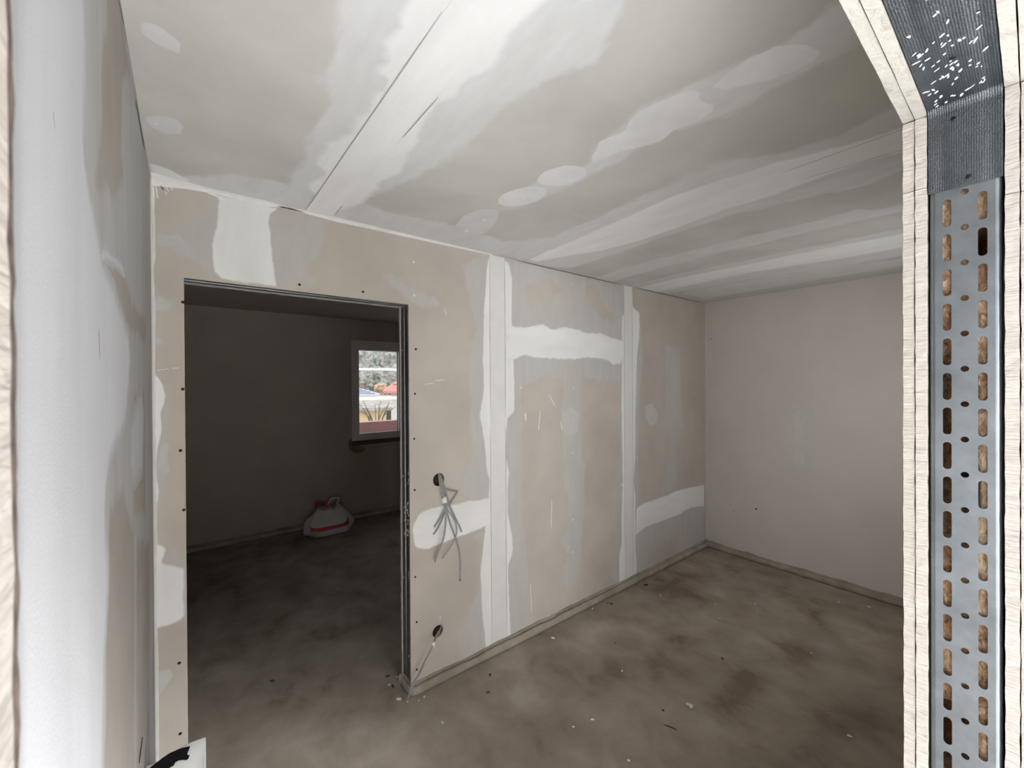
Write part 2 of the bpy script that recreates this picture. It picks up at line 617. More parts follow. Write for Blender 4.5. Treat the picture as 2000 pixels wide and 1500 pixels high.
# ---------------------------------------------------------------- ceiling
Z1, Z2 = ((230, 0), 2.5), ((950, 0), 2.353)
ceil_skim = [
    zc(*Z1, [(760, 1000), (830, 880), (900, 760), (960, 610), (1040, 500), (980, 390), (1060, 280), (1080, 0), (1090, -300)]) +
    [(1300, -120), (1230, 0), (1188, 76), (1162, 123), (1069, 157), (984, 208), (940, 262), (880, 312), (800, 352), (716, 392), (690, 420)],
    zc(*Z1, [(300, 930), (330, 860), (560, 850), (760, 880), (950, 940), (1230, 1000), (1300, 1030), (1600, 1090), (1850, 1160), (1900, 1215), (1830, 1260), (900, 1040)]),
    zc(*Z2, [(40, 1160), (60, 1110), (300, 1090), (480, 1010), (800, 860), (1050, 745), (1400, 690), (1620, 620), (1800, 520), (1960, 430),
             (1960, 760), (1760, 850), (1500, 905), (1150, 985), (700, 1130), (400, 1232), (260, 1225)]),
    zc(*Z2, [(470, 750), (480, 690), (700, 500), (1040, 330), (1400, 170), (1600, 20), (1800, -60), (1800, 130), (1560, 290), (1100, 540), (860, 600), (560, 770), (400, 850), (150, 960), (60, 960), (200, 850)]),
    zc(*Z2, [(480, 1285), (640, 1225), (900, 1165), (1100, 1110), (1500, 1020), (1960, 930), (1960, 965), (1600, 1040), (1300, 1110), (1000, 1180), (700, 1260), (560, 1300)]),
    zc(*Z2, [(600, 1325), (900, 1255), (1200, 1195), (1600, 1110), (1960, 1040), (1960, 1170), (1600, 1230), (1200, 1285), (950, 1335), (760, 1352)]),
    zc(*Z2, [(900, 1345), (1300, 1270), (1960, 1180), (1960, 1215), (1500, 1290), (1000, 1375)]),
]
cgx, cgy = grid_lines(LX - 0.05, RX + 0.05, 0.016), grid_lines(YR - 0.02, D + 0.02, 0.016)
CU, CV = np.meshgrid(cgx, cgy)
cn = len(cgx)
to_w, to_uv = PL['ceil']
cverts = np.stack([CU.ravel(), CV.ravel(), np.full(CU.size, H)], 1)
cfaces = [(j * cn + i, (j + 1) * cn + i, (j + 1) * cn + i + 1, j * cn + i + 1) for j in range(len(cgy) - 1) for i in range(cn - 1)]
ceiling = structure(mesh('ceiling', cverts, cfaces, M['ceil']))
set_attr(ceiling, 'skim', skim_field(CU.ravel(), CV.ravel(), [[to_uv(p) for p in q] for q in ceil_skim]))

patch('filler_band', 'ceil', zc(*Z1, [(920, 1022), (960, 950), (915, 925), (925, 880), (1010, 850), (950, 800), (1000, 690), (1120, 650), (1150, 560),
      (1215, 540), (1230, 445), (1300, 425), (1330, 395), (1250, 365), (1262, 325), (1300, 300), (1270, 220), (1310, 150), (1350, 120), (1345, 60),
      (1390, 0), (1450, -200), (2350, -200), (2140, 0), (1990, 150), (1920, 210), (1880, 330), (1790, 370), (1700, 420), (1680, 480), (1590, 505),
      (1500, 640), (1470, 720), (1390, 850), (1290, 890), (1285, 920), (1200, 992), (1060, 1046)]),
      M['fill_c'], ceiling, 0.0008, 0.03, 0.012, seed=1)
strip('joint_tape', 'ceil', 0.4345, 0.5515, 0.30, D, 0.0019, M['fill_c'], ceiling, 0.003)
line('crease', 'ceil', (0.4335, 0.78), (0.4335, 2.04), 0.0045, 0.0021, M['line'], ceiling, px=False, seed=2)
line('crease', 'ceil', (0.5525, 1.02), (0.5525, 1.26), 0.0045, 0.0021, M['line'], ceiling, px=False, seed=3)
line('crease', 'ceil', (0.5525, 1.9), (0.5525, 2.03), 0.0045, 0.0021, M['line'], ceiling, px=False, seed=4)
patch('filler_band', 'ceil', zc(*Z2, [(190, 1192), (330, 1130), (500, 1058), (700, 968), (850, 900), (1050, 830), (1330, 742), (1690, 655), (1960, 560),
      (1960, 690), (1740, 748), (1600, 795), (1350, 890), (1100, 965), (900, 1042), (700, 1110), (540, 1152), (330, 1185), (230, 1206)]),
      M['fill_c'], ceiling, 0.0008, 0.02, 0.008, seed=5)
for (a, b) in (((1340, 800), (1990, 565)), ((1420, 832), (1990, 663))):
    line('crease', 'ceil', zc(*Z2, [a])[0], zc(*Z2, [b])[0], 0.004, 0.0012, M['line'], ceiling, seed=a[0])
patch('filler_band', 'ceil', zc(*Z2, [(690, 1322), (900, 1272), (1200, 1212), (1600, 1130), (1960, 1062), (1960, 1130), (1600, 1195), (1200, 1255),
      (950, 1310), (780, 1345)]), M['fill_c'], ceiling, 0.0008, 0.03, 0.008, seed=6)
screw_spots = [
    (ellipse((1020, 384), 49, 17, 12), [(1024, 387)]), (ellipse((1098, 344), 49, 19, 10), [(1100, 349)]),
    (zc(*Z2, [(482, 720), (500, 690), (520, 650), (640, 600), (650, 560), (720, 500), (860, 440), (930, 412), (985, 425), (985, 460), (1045, 480), (1045, 510),
              (980, 555), (860, 600), (800, 650), (600, 705), (490, 748)]), [(1307, 236), (1207, 291)]),
    (zc(*Z2, [(1035, 400), (1090, 350), (1200, 270), (1330, 215), (1440, 195), (1490, 215), (1540, 232), (1520, 275), (1420, 330), (1300, 370), (1100, 412)]), [(1482, 146)]),
    (zc(*Z1, [(1650, 1100), (1690, 1050), (1780, 1020), (1860, 1025), (1860, 1060), (1830, 1110), (1790, 1140), (1700, 1150)]), [(946, 430), (911, 451)]),
    (zc(*Z1, [(100, 115), (115, 100), (190, 115), (312, 210), (300, 265), (160, 200), (115, 165)]), [(286, 62)]),
    (zc(*Z1, [(130, 575), (180, 560), (290, 580), (325, 620), (310, 655), (240, 655), (160, 625)]), [(305, 242)]),
    (zc(*Z2, ellipse((682, 1233), 62, 14, 3)), []), (zc(*Z2, ellipse((818, 1198), 74, 15, 5)), []),
    (zc(*Z2, ellipse((978, 1160), 90, 16, 8)), []), (zc(*Z2, [(1095, 1132), (1180, 1090), (1400, 1045), (1525, 1040), (1420, 1080), (1250, 1110)]), []),
    (zc(*Z2, [(1530, 1005), (1620, 985), (1700, 962), (1785, 965), (1740, 990), (1600, 1012)]), []),
    (zc(*Z1, [(1590, 1110), (1650, 1100), (1720, 1140), (1600, 1140)]), []),
]
for k, (poly, heads) in enumerate(screw_spots):
    patch('filler_patch', 'ceil', poly, M['thin'] if k in (0, 1, 2, 3) else M['thin_c'], ceiling, 0.0007, 0.010 if k < 7 else 0.02, 0.004, 0.008, seed=20 + k)
    for q in heads:
        patch('filler_dab', 'ceil', ellipse(q, 5, 2.6, 12, 10), M['tie'], ceiling, 0.0016, 0.002, 0.0005, 0.004, seed=k)


# ---------------------------------------------------------------- flat walls with an opening, as a fine grid
def wall_grid(name, plane, us, vs, skip, m, polys, cuts=(), holes=(), rim=None):
    to_w, to_uv = PL[plane]
    idx, uv, faces = {}, [], []

    def vid(a, b):
        k = (round(a, 5), round(b, 5))
        if k not in idx:
            idx[k] = len(uv)
            uv.append(k)
        return idx[k]
    hb = []
    for (hu, hv, hr) in holes:
        iu = [i for i, x in enumerate(us) if abs(x - hu) <= hr * 1.7]
        iv = [i for i, x in enumerate(vs) if abs(x - hv) <= hr * 1.7]
        hb.append((min(iu), max(iu), min(iv), max(iv)))
    for i in range(len(us) - 1):
        for j in range(len(vs) - 1):
            if skip((us[i] + us[i + 1]) / 2, (vs[j] + vs[j + 1]) / 2):
                continue
            if any(a <= i < b and c <= j < d for a, b, c, d in hb):
                continue
            faces.append((vid(us[i], vs[j]), vid(us[i + 1], vs[j]), vid(us[i + 1], vs[j + 1]), vid(us[i], vs[j + 1])))
    depth = [0.0] * len(uv)
    for (hu, hv, hr), (a, b, c, d) in zip(holes, hb):
        per = [(us[i], vs[c]) for i in range(a, b)] + [(us[b], vs[j]) for j in range(c, d)] + \
              [(us[i], vs[d]) for i in range(b, a, -1)] + [(us[a], vs[j]) for j in range(d, c, -1)]
        ids = [vid(*q) for q in per]
        while len(depth) < len(uv):
            depth.append(0.0)
        ring, back = [], []
        for q in per:
            t = math.atan2(q[1] - hv, q[0] - hu)
            rr = hr * (1 + 0.04 * noise.noise(Vector((math.cos(t) * 2, math.sin(t) * 2, hv))))
            p = (hu + rr * math.cos(t), hv + rr * math.sin(t))
            ring.append(len(uv)); uv.append(p); depth.append(0.0)
            back.append(len(uv)); uv.append(p); depth.append(-0.0125)
        n = len(per)
        for k in range(n):
            k2 = (k + 1) % n
            faces.append((ids[k], ids[k2], ring[k2], ring[k]))
            faces.append((ring[k], ring[k2], back[k2], back[k]))
    while len(depth) < len(uv):
        depth.append(0.0)
    verts = [to_w(a, b, h) for (a, b), h in zip(uv, depth)]
    o = structure(mesh(name, verts, faces, m))
    A = np.array(uv)
    set_attr(o, 'skim', skim_field(A[:, 0], A[:, 1], [[to_uv(p) for p in q] for q in polys], [[to_uv(p) for p in q] for q in cuts]))
    return o


# ---------------------------------------------------------------- partition with the doorway
Z5, Z6, Z7, ZC = ((280, 320), 3.7037), ((780, 460), 3.0), ((780, 900), 3.0), ((780, 880), 5.357)
ZL2, ZL3 = ((0, 500), 3.0), ((0, 1000), 3.0)
part_skim = [
    zc(*Z5, [(90, 460), (300, 440), (420, 330), (430, 200), (560, 200), (560, 840), (480, 800), (350, 690), (220, 640), (200, 600), (100, 590)]),
    zc(*Z5, [(900, 300), (980, 330), (1300, 400), (1340, 560), (1230, 700), (1200, 780), (1270, 880), (940, 890), (900, 500)]),
    [(750, 525), (768, 533), (800, 560), (850, 580), (864, 600), (830, 603), (800, 592), (770, 565), (746, 543)],
    zc(*Z6, [(360, 170), (500, 110), (560, 110), (560, 1500), (340, 1500), (350, 1400), (430, 1300), (410, 1000), (410, 680), (450, 560), (400, 330)]),
    zc(*Z6, [(610, 120), (1320, 300), (1320, 860), (1240, 850), (1060, 840), (960, 840), (850, 830), (740, 880), (700, 960), (720, 1000), (725, 1500), (620, 1500)]),
    zc(*Z6, [(960, 800), (1070, 800), (1060, 1100), (1080, 1500), (965, 1500), (950, 1100)]),
    zc(*Z7, [(620, 0), (725, 0), (740, 480), (760, 640), (750, 850), (740, 1030), (620, 1080)]),
    zc(*Z7, [(960, 0), (1090, 0), (1080, 300), (1070, 440), (1060, 600), (1010, 720), (970, 800), (960, 620), (1000, 560), (930, 460), (990, 400)]),
    zc(*Z7, [(340, 60), (540, 0), (540, 260), (400, 230), (350, 150)]),
    zc(*Z7, [(400, 440), (560, 380), (560, 1130), (350, 1180), (340, 1000), (440, 800), (480, 640), (490, 480)]),
    zc(*Z7, [(1240, 200), (1300, 0), (1400, 0), (1400, 280), (1440, 480), (1440, 620), (1400, 690), (1260, 740), (1240, 650), (1270, 560)]),
    zc(*Z6, [(1290, 420), (1410, 440), (1430, 700), (1400, 1000), (1400, 1500), (1290, 1500)]),
    zc(*Z6, [(1560, 640), (1640, 660), (1660, 1100), (1620, 1300), (1630, 1500), (1540, 1500), (1590, 1200), (1560, 1100)]),
    zc(*Z7, [(1380, 420), (1500, 370), (1700, 270), (1790, 260), (1790, 500), (1660, 560), (1640, 430), (1560, 470), (1480, 560), (1380, 660)]),
    zc(*ZL2, [(890, 220), (1020, 290), (1000, 330), (890, 330)]), zc(*ZL2, [(890, 680), (990, 760), (1000, 900), (960, 1100), (1000, 1250), (960, 1400), (890, 1420)]),
    zc(*ZL3, [(880, -20), (1090, 260), (1085, 330), (940, 310), (985, 215), (925, 170), (880, 180)]),
]
part_cut = [
    zc(*Z6, [(1090, 300), (1160, 290), (1190, 400), (1250, 470), (1255, 510), (1180, 480), (1110, 400)]),
    zc(*Z6, [(740, 300), (860, 250), (960, 320), (850, 410), (760, 400)]),
    zc(*Z6, [(740, 900), (860, 850), (950, 900), (950, 1480), (740, 1480)]),
    zc(*Z6, [(1080, 880), (1230, 880), (1270, 1000), (1270, 1500), (1090, 1500)]),
]
HOLE1 = on(1, D, 857, 937)
HOLE2 = on(1, D, 855.5, 1233)
pus = grid_lines(LX, RX, 0.016, (X0, X1))
pvs = grid_lines(0, H, 0.016, (ZH,))
wall_back = wall_grid('wall_back', 'part', pus, pvs, lambda u, v: X0 < u < X1 and v < ZH, M['partition'], part_skim, part_cut,
                      [(HOLE1[0], HOLE1[2], 0.036), (HOLE2[0], HOLE2[2], 0.034)])


def ragged(name, lo, hi, axis, m, parent, amp=0.002, step=0.02, freq=30):
    """A board edge: a box cut into slices along one axis whose outline is a little uneven."""
    n = max(2, int((hi[axis] - lo[axis]) / step))
    o1, o2 = [a for a in range(3) if a != axis]
    verts, faces = [], []
    for i in range(n + 1):
        t = lo[axis] + (hi[axis] - lo[axis]) * i / n
        for k, (a, b) in enumerate(((lo[o1], lo[o2]), (hi[o1], lo[o2]), (hi[o1], hi[o2]), (lo[o1], hi[o2]))):
            p = [0, 0, 0]
            p[axis] = t
            p[o1] = a + amp * noise.noise(Vector((t * freq, k * 3.3, lo[o1] * 20)))
            p[o2] = b + amp * noise.noise(Vector((t * freq, k * 3.3 + 50, lo[o2] * 20)))
            verts.append(p)
    for i in range(n):
        for k in range(4):
            k2 = (k + 1) % 4
            faces.append((i * 4 + k, i * 4 + k2, (i + 1) * 4 + k2, (i + 1) * 4 + k))
    faces += [(3, 2, 1, 0), (n * 4, n * 4 + 1, n * 4 + 2, n * 4 + 3)]
    o = mesh(name, verts, faces, m, parent)
    bm = bmesh.new()
    bm.from_mesh(o.data)
    bmesh.ops.recalc_face_normals(bm, faces=bm.faces[:])
    bm.to_mesh(o.data)
    bm.free()
    return o


YB = D + WT
# edges of the front boards round the opening, then the rear boards, studs and head track
ragged('board_edge', (X0 - 0.004, D + 0.0004, 0.0), (X0, D + 0.0125, ZH), 2, M['gypsum'], wall_back, 0.0012)
ragged('board_edge', (X1, D + 0.0004, 0.0), (X1 + 0.004, D + 0.0125, ZH), 2, M['gypsum'], wall_back, 0.0012)
ragged('board_edge', (X0, D + 0.0004, ZH), (X1, D + 0.0125, ZH + 0.004), 0, M['gypsum_smooth'], wall_back, 0.0014)
ragged('rear_board', (X1 - 0.001, YB - 0.0125, 0.0), (RX, YB, ZH), 2, M['gypsum'], wall_back, 0.003)
ragged('rear_board', (X0 + 0.001, YB - 0.0125, ZH - 0.002), (X1 - 0.0015, YB, ZH + 0.3), 0, M['gypsum_smooth'], wall_back, 0.003)
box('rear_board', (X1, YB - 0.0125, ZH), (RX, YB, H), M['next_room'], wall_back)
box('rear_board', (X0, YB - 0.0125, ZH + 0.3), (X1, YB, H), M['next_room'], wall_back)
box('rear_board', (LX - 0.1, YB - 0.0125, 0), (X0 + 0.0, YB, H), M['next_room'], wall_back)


# jamb stud: a C profile, web towards the opening, set back a little from the board edges
jv, jf = [], []
prof = [(0.03, 0.0145), (0.004, 0.0145), (0.004, 0.052), (0.009, 0.055), (0.009, 0.070), (0.004, 0.073), (0.004, 0.1105), (0.03, 0.1105)]
for z in (0.0, ZH):
    jv += [(X1 + a, D + b, z) for a, b in prof]
n = len(prof)
jf = [(i, i + 1, n + i + 1, n + i) for i in range(n - 1)]
jamb = mesh('jamb_stud', jv, jf, M['dark_zinc'], wall_back)
tv = []
for x in (X0, X1):
    tv += [(x, D + b, ZH + a) for a, b in prof]
mesh('head_track', tv, jf, M['zinc'], wall_back)
jv2 = []
for z in (0.0, ZH):
    jv2 += [(X0 - a, D + b, z) for a, b in prof]
mesh('jamb_stud', jv2, jf, M['dark_zinc'], wall_back)

for hp in (HOLE1, HOLE2):                              # dark boxes added to blacken the two cable holes
    box('insulation', (hp[0] - 0.12, D + 0.03, hp[2] - 0.15), (hp[0] + 0.12, YB - 0.014, hp[2] + 0.15), M['dark_wool'], wall_back)
blob_me = None


def blob(name, loc, size, m, parent, seed=0, rot=(0, 0, 0)):
    """A small flattened lump (54 faces), one mesh shared by all."""
    global blob_me
    key = 'lump_' + m.name
    me = bpy.data.meshes.get(key)
    if me is None:
        bm = bmesh.new()
        bmesh.ops.create_icosphere(bm, subdivisions=2, radius=1.0)
        for v in bm.verts:
            v.co *= 1 + 0.28 * noise.noise(v.co * 1.7 + Vector((3, 1, len(key))))
        me = bpy.data.meshes.new(key)
        bm.to_mesh(me)
        bm.free()
        me.materials.append(m)
    o = bpy.data.objects.new(name, me)
    o.location, o.scale, o.rotation_euler = loc, size, rot
    COL.objects.link(o)
    if parent is not None:
        o.parent = parent
    return o


r2 = random.Random(3)
for k in range(34):                                   # filler spattered on the jamb stud
    z = r2.choice([r2.uniform(0.82, 1.02), r2.uniform(0.82, 1.02), r2.uniform(0.6, 1.25), r2.uniform(0.1, 2.0)])
    yy = D + r2.uniform(0.02, 0.05) if r2.random() < 0.7 else D + r2.uniform(0.075, 0.105)
    blob('plaster_speck', (X1 + 0.0038, yy, z), (0.0012, r2.uniform(0.002, 0.006), r2.uniform(0.003, 0.010)), M['tie'], jamb)

# filler bands on the partition
F_, W_ = M['fill'], wall_back
patch('filler_band', 'part', zc(*Z5, [(440, 190), (535, 250), (530, 400), (482, 600), (498, 760), (560, 840), (700, 862), (975, 895), (945, 700), (915, 390),
      (930, 360), (985, 320), (900, 295), (700, 250), (520, 210)]), M['fill'], W_, 0.0009, 0.012, 0.004, seed=31)
patch('filler_band', 'part', zc(*Z6, [(520, 125), (505, 200), (500, 350), (490, 420), (485, 700), (490, 900), (465, 1060), (490, 1170), (510, 1400)]) +
      zc(*Z7, [(525, 100), (520, 215), (490, 480), (470, 650), (480, 880), (505, 1130), (540, 1118), (660, 1060), (650, 850), (640, 620), (668, 540), (670, 460),
               (640, 300), (640, 100)]) +
      zc(*Z6, [(650, 1400), (628, 1290), (632, 1080), (680, 1030), (675, 740), (662, 480), (665, 250), (640, 150)]), F_, W_, 0.0007, 0.014, 0.006, seed=32)
tA, tB = PL['part'][1]((957.5, 800))[0], PL['part'][1]((987, 800))[0]
strip('joint_tape', 'part', tA, tB, 0.03, H - 0.004, 0.0016, M['tape'], W_, 0.0025)
for x, sd in ((tA, 1), (tB, 2)):
    for (za, zb) in ((1.45, 2.44), (0.05, 1.4)):
        line('crease', 'part', (x, za), (x, zb), 0.0045, 0.0019, M['line'], W_, px=False, seed=sd)
patch('filler_band', 'part', zc(*Z6, [(620, 512), (680, 528), (760, 525), (840, 512), (900, 545), (980, 528), (1100, 560), (1180, 567), (1260, 597), (1325, 615),
      (1325, 690), (1300, 755), (1250, 762), (1200, 730), (1100, 720), (950, 735), (850, 725), (760, 717), (720, 712), (690, 732), (620, 738)]),
      M['fill_h'], W_, 0.0011, 0.02, 0.010, seed=33)
tC, tD = PL['part'][1]((1219.5, 800))[0], PL['part'][1]((1235.5, 800))[0]
patch('filler_band', 'part', zc(*Z6, [(1318, 308), (1316, 455), (1300, 470), (1300, 700), (1298, 1000), (1305, 1480)]) +
      zc(*Z7, [(1305, 120), (1298, 300), (1300, 480), (1285, 560), (1285, 735), (1390, 690), (1395, 600), (1385, 480), (1388, 200), (1375, 130)]) +
      zc(*Z6, [(1385, 1300), (1385, 1100), (1395, 700), (1408, 600), (1410, 450), (1370, 420), (1366, 315)]), F_, W_, 0.0008, 0.016, 0.005, seed=34)
strip('joint_tape', 'part', tC, tD, 0.04, H - 0.004, 0.0017, M['tape'], W_, 0.0025)
for x, sd in ((tC, 3), (tD, 4)):
    line('crease', 'part', (x, 0.06), (x, 2.42), 0.005, 0.0019, M['line'], W_, px=False, seed=sd)
patch('filler_band', 'part', zc(*ZC, [(132, 830), (150, 745), (210, 655), (340, 592), (450, 572), (600, 552), (760, 512), (930, 492), (965, 470), (965, 790),
      (900, 800), (700, 885), (600, 915), (430, 985), (300, 1040), (200, 1035), (140, 990)]), M['fill_h'], W_, 0.0011, 0.012, 0.005, seed=35)
patch('filler_band', 'part', zc(*Z7, [(1385, 275), (1430, 245), (1560, 200), (1640, 165), (1788, 135), (1788, 268), (1700, 282), (1640, 320), (1560, 350), (1450, 390),
      (1400, 430), (1380, 445)]), M['fill_h'], W_, 0.0010, 0.02, 0.006, seed=36)
# white filler in the corner with the left wall, and dabs beside it
patch('filler_band', 'part', [(294, 330), (304, 380), (303, 470), (305, 500), (301, 520), (304, 560), (300, 600), (302, 650), (300, 728), (316, 742), (326, 772),
      (322, 792), (314, 800), (318, 835), (314, 860), (308, 880), (306, 920), (312, 958), (308, 985), (302, 1000), (303, 1100), (304, 1300), (304, 1470), (297, 1470), (294, 900)],
      M['fill'], W_, 0.0015, 0.006, 0.004, seed=37)
patch('filler_band', 'part', zc(*ZL3, [(885, 190), (925, 170), (985, 212), (945, 300), (1050, 312), (1086, 325), (1086, 625), (1000, 662), (920, 692), (885, 690)]),
      M['fill'], W_, 0.001, 0.012, 0.004, seed=38)
for poly, sd in ((zc(*ZL2, [(895, 232), (940, 232), (985, 260), (1015, 295), (1000, 318), (900, 325)]), 41), (zc(*ZL2, [(905, 470), (950, 475), (960, 510), (910, 520)]), 42),
                 (zc(*ZL2, [(935, 1110), (980, 1085), (998, 1120), (985, 1180), (1000, 1260), (985, 1280), (940, 1290), (920, 1240)]), 43),
                 (zc(*ZL3, [(925, 930), (1000, 920), (1015, 960), (980, 1010), (930, 1080), (918, 1000)]), 44),
                 (zc(*Z5, [(100, 500), (180, 520), (260, 500), (340, 600), (350, 690), (250, 660), (200, 600), (105, 600)]), 45),
                 (zc(*Z6, [(1440, 1000), (1480, 980), (1515, 1040), (1510, 1100), (1470, 1115), (1440, 1060)]), 46),
                 (zc(*Z6, [(955, 1040), (1010, 1000), (1055, 1050), (1045, 1150), (1000, 1180), (960, 1150)]), 47)):
    patch('filler_patch', 'part', poly, M['thin_w'], W_, 0.0007, 0.008, 0.003, 0.006, seed=sd)
# bead of filler along the ceiling corner, thinning out to the right
bead_pts = [(296, 340), (360, 358), (420, 374), (470, 384), (520, 396), (560, 405), (600, 412), (660, 427), (760, 448), (860, 472), (960, 496)]
cb, cf = [], []
for i, q in enumerate(bead_pts):
    x = on(1, D, *q)[0]
    w = (0.028, 0.016, 0.010, 0.012, 0.014, 0.003, 0.008, 0.012, 0.010, 0.009, 0.004)[i]
    cb += [(x, D - 0.0003, H - 1.3 * w), (x, D - w * 0.5, H - w * 0.45), (x, D - 1.5 * w, H - 0.0003)]
for i in range(len(bead_pts) - 1):
    cf += [(3 * i, 3 * i + 1, 3 * i + 4, 3 * i + 3), (3 * i + 1, 3 * i + 2, 3 * i + 5, 3 * i + 4)]
mesh('corner_filler', cb, cf, M['tie'], wall_back, True)
patch('filler_patch', 'ceil', [(291, 318), (330, 330), (372, 352), (360, 362), (300, 345)], M['fill_c'], ceiling, 0.001, 0.01, 0.004, 0.008, seed=48)
line('crack', 'part', (530, 400), (598, 415), 0.007, 0.0022, M['crack'], wall_back, seed=4)
line('crack', 'part', (1005, 508), (1212, 556), 0.006, 0.0012, M['crack'], wall_back, seed=5)
line('crack', 'part', (1240, 562), (1374, 592), 0.006, 0.0012, M['crack'], wall_back, seed=6)
# brush bristle marks in the top left corner
for k, (a, b) in enumerate((((310, 357), (320, 372)), ((318, 355), (330, 375)), ((304, 358), (308, 388)), ((330, 362), (338, 372)), ((312, 362), (327, 380)), ((340, 363), (345, 368)))):
    line('brush_mark', 'part', a, b, 0.005, 0.0012, M['tie'], wall_back, seed=k)
# scratches of filler on the bare paper
for k, (a, b, w) in enumerate((((850, 743), (868, 742), 0.005), ((828, 750), (848, 749), 0.004), ((1055, 800), (1052, 842), 0.008), ((1026, 806), (1027, 822), 0.012), ((1072, 770), (1085, 796), 0.006),
                               ((1095, 822), (1098, 842), 0.009), ((1078, 975), (1076, 1034), 0.008), ((1036, 1140), (1038, 1198), 0.007), ((868, 602), (873, 616), 0.004), ((1071, 1200), (1072, 1214), 0.006),
                               ((336, 720), (350, 718), 0.004), ((305, 723), (330, 721), 0.003), ((860, 1204), (859, 1212), 0.006), ((868, 1223), (884, 1224), 0.004), ((1096, 938), (1094, 950), 0.005), ((1026, 1108), (1030, 1122), 0.006))):
    line('filler_scratch', 'part', a, b, w, 0.0009, M['thin_w'] if k > 12 else M['tie'], wall_back, seed=k, wob=0.004)


def disc(name, plane, q, r, m, parent, h=0.0006, seg=10):
    to_w, to_uv = PL[plane]
    u, v = to_uv(q)
    ring = [(u + r * math.cos(2 * math.pi * i / seg), v + r * math.sin(2 * math.pi * i / seg)) for i in range(seg)]
    verts = [to_w(a, b, 0.0002) for a, b in ring] + [to_w(u + (a - u) * 0.8, v + (b - v) * 0.8, h) for a, b in ring] + [to_w(u, v, h * 0.4)]
    faces = [(i, (i + 1) % seg, seg + (i + 1) % seg, seg + i) for i in range(seg)] + [(seg + i, seg + (i + 1) % seg, 2 * seg) for i in range(seg)]
    return mesh(name, verts, faces, m, parent)


for q in ((357, 590), (357, 760), (352.5, 880), (359, 996), (350, 1295), (352, 1433), (585, 556), (709, 570), (812, 682), (810.5, 769), (809, 857), (810, 957), (811, 1127), (814, 1215), (814, 1308), (899, 1133)):
    disc('screw', 'part', q, 0.0058, M['screw'], wall_back, 0.0012 if q[0] != 899 else 0.0014)
for q in ((808, 512), (809, 577), (1019, 500), (1018, 757), (1120, 757), (1120, 821), (1118, 884), (1119, 1015), (1119, 1078), (1118, 555)):
    disc('filler_dab', 'part', q, 0.006, M['tie'], wall_back, 0.001)

# ---------------------------------------------------------------- left wall
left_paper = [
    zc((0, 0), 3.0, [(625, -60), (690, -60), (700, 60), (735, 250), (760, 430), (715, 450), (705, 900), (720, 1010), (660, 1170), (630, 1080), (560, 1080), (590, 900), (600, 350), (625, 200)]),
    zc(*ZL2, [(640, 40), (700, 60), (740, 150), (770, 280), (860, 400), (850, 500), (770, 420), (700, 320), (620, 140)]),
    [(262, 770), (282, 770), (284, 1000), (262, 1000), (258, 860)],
    [(214, 1000), (240, 960), (262, 1060), (262, 1640), (203, 1640), (208, 1300)],  # bare paper stretched low on the wall so its tone paints the shade
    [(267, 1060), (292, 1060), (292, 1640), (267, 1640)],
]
lus, lvs = grid_lines(YR - 0.03, D, 0.016), grid_lines(0, H, 0.016)
whole = [(-200, -3000), (296, -3000), (300, 5000), (-200, 5000)]
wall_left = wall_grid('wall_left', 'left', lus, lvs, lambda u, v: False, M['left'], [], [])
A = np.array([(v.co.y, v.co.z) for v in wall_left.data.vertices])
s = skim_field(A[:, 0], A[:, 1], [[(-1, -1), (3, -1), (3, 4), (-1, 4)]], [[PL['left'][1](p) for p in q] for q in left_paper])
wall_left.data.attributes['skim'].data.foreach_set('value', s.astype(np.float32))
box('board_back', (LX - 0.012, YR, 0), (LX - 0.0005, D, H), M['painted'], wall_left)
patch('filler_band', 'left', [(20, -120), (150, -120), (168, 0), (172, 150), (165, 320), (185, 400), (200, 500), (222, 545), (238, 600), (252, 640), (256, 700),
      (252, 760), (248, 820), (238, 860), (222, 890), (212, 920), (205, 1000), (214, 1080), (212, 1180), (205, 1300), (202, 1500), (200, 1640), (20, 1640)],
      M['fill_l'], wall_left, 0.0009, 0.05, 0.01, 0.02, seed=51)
for k, (a, b, w) in enumerate((((218, -20), (240, 52), 0), ((243, 60), (246, 85), 0.006), ((263, 190), (282, 292), 0.012))):
    if w:
        line('crack', 'left', a, b, w, 0.001, M['crack'], wall_left, seed=k)
line('crack', 'left', (231, 0), (241, 50), 0.006, 0.001, M['crack'], wall_left, seed=8)
line('crack', 'left', (271, 1490), (278, 1440), 0.02, 0.001, M['crack'], wall_left, seed=9)
line('trowel_mark', 'left', (191, 640), (193, 702), 0.01, 0.0011, M['line'], wall_left, seed=10)
line('trowel_mark', 'left', (101, 215), (104, 250), 0.005, 0.0011, M['thin_l'], wall_left, seed=11)
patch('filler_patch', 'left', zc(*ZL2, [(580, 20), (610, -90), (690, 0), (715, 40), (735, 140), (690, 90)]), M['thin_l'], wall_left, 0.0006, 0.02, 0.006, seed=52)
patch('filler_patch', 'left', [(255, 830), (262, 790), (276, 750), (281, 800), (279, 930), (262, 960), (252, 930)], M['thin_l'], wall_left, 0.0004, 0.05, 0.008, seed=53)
cv, cfc = [], []
for i in range(42):                                    # rounded filler in the inner corner, full height
    z = H * i / 41
    w = 0.010 + 0.005 * noise.noise(Vector((z * 6, 2, 1)))
    cv += [(LX + 0.0005, D - 2.6 * w, z), (LX + w * 0.45, D - w * 0.6, z), (LX + w, D - 0.0005, z)]
    if i:
        b = 3 * i
        cfc += [(b - 3, b - 2, b + 1, b), (b - 2, b - 1, b + 2, b + 1)]
mesh('corner_filler', cv, cfc, M['tie'], wall_left, True)

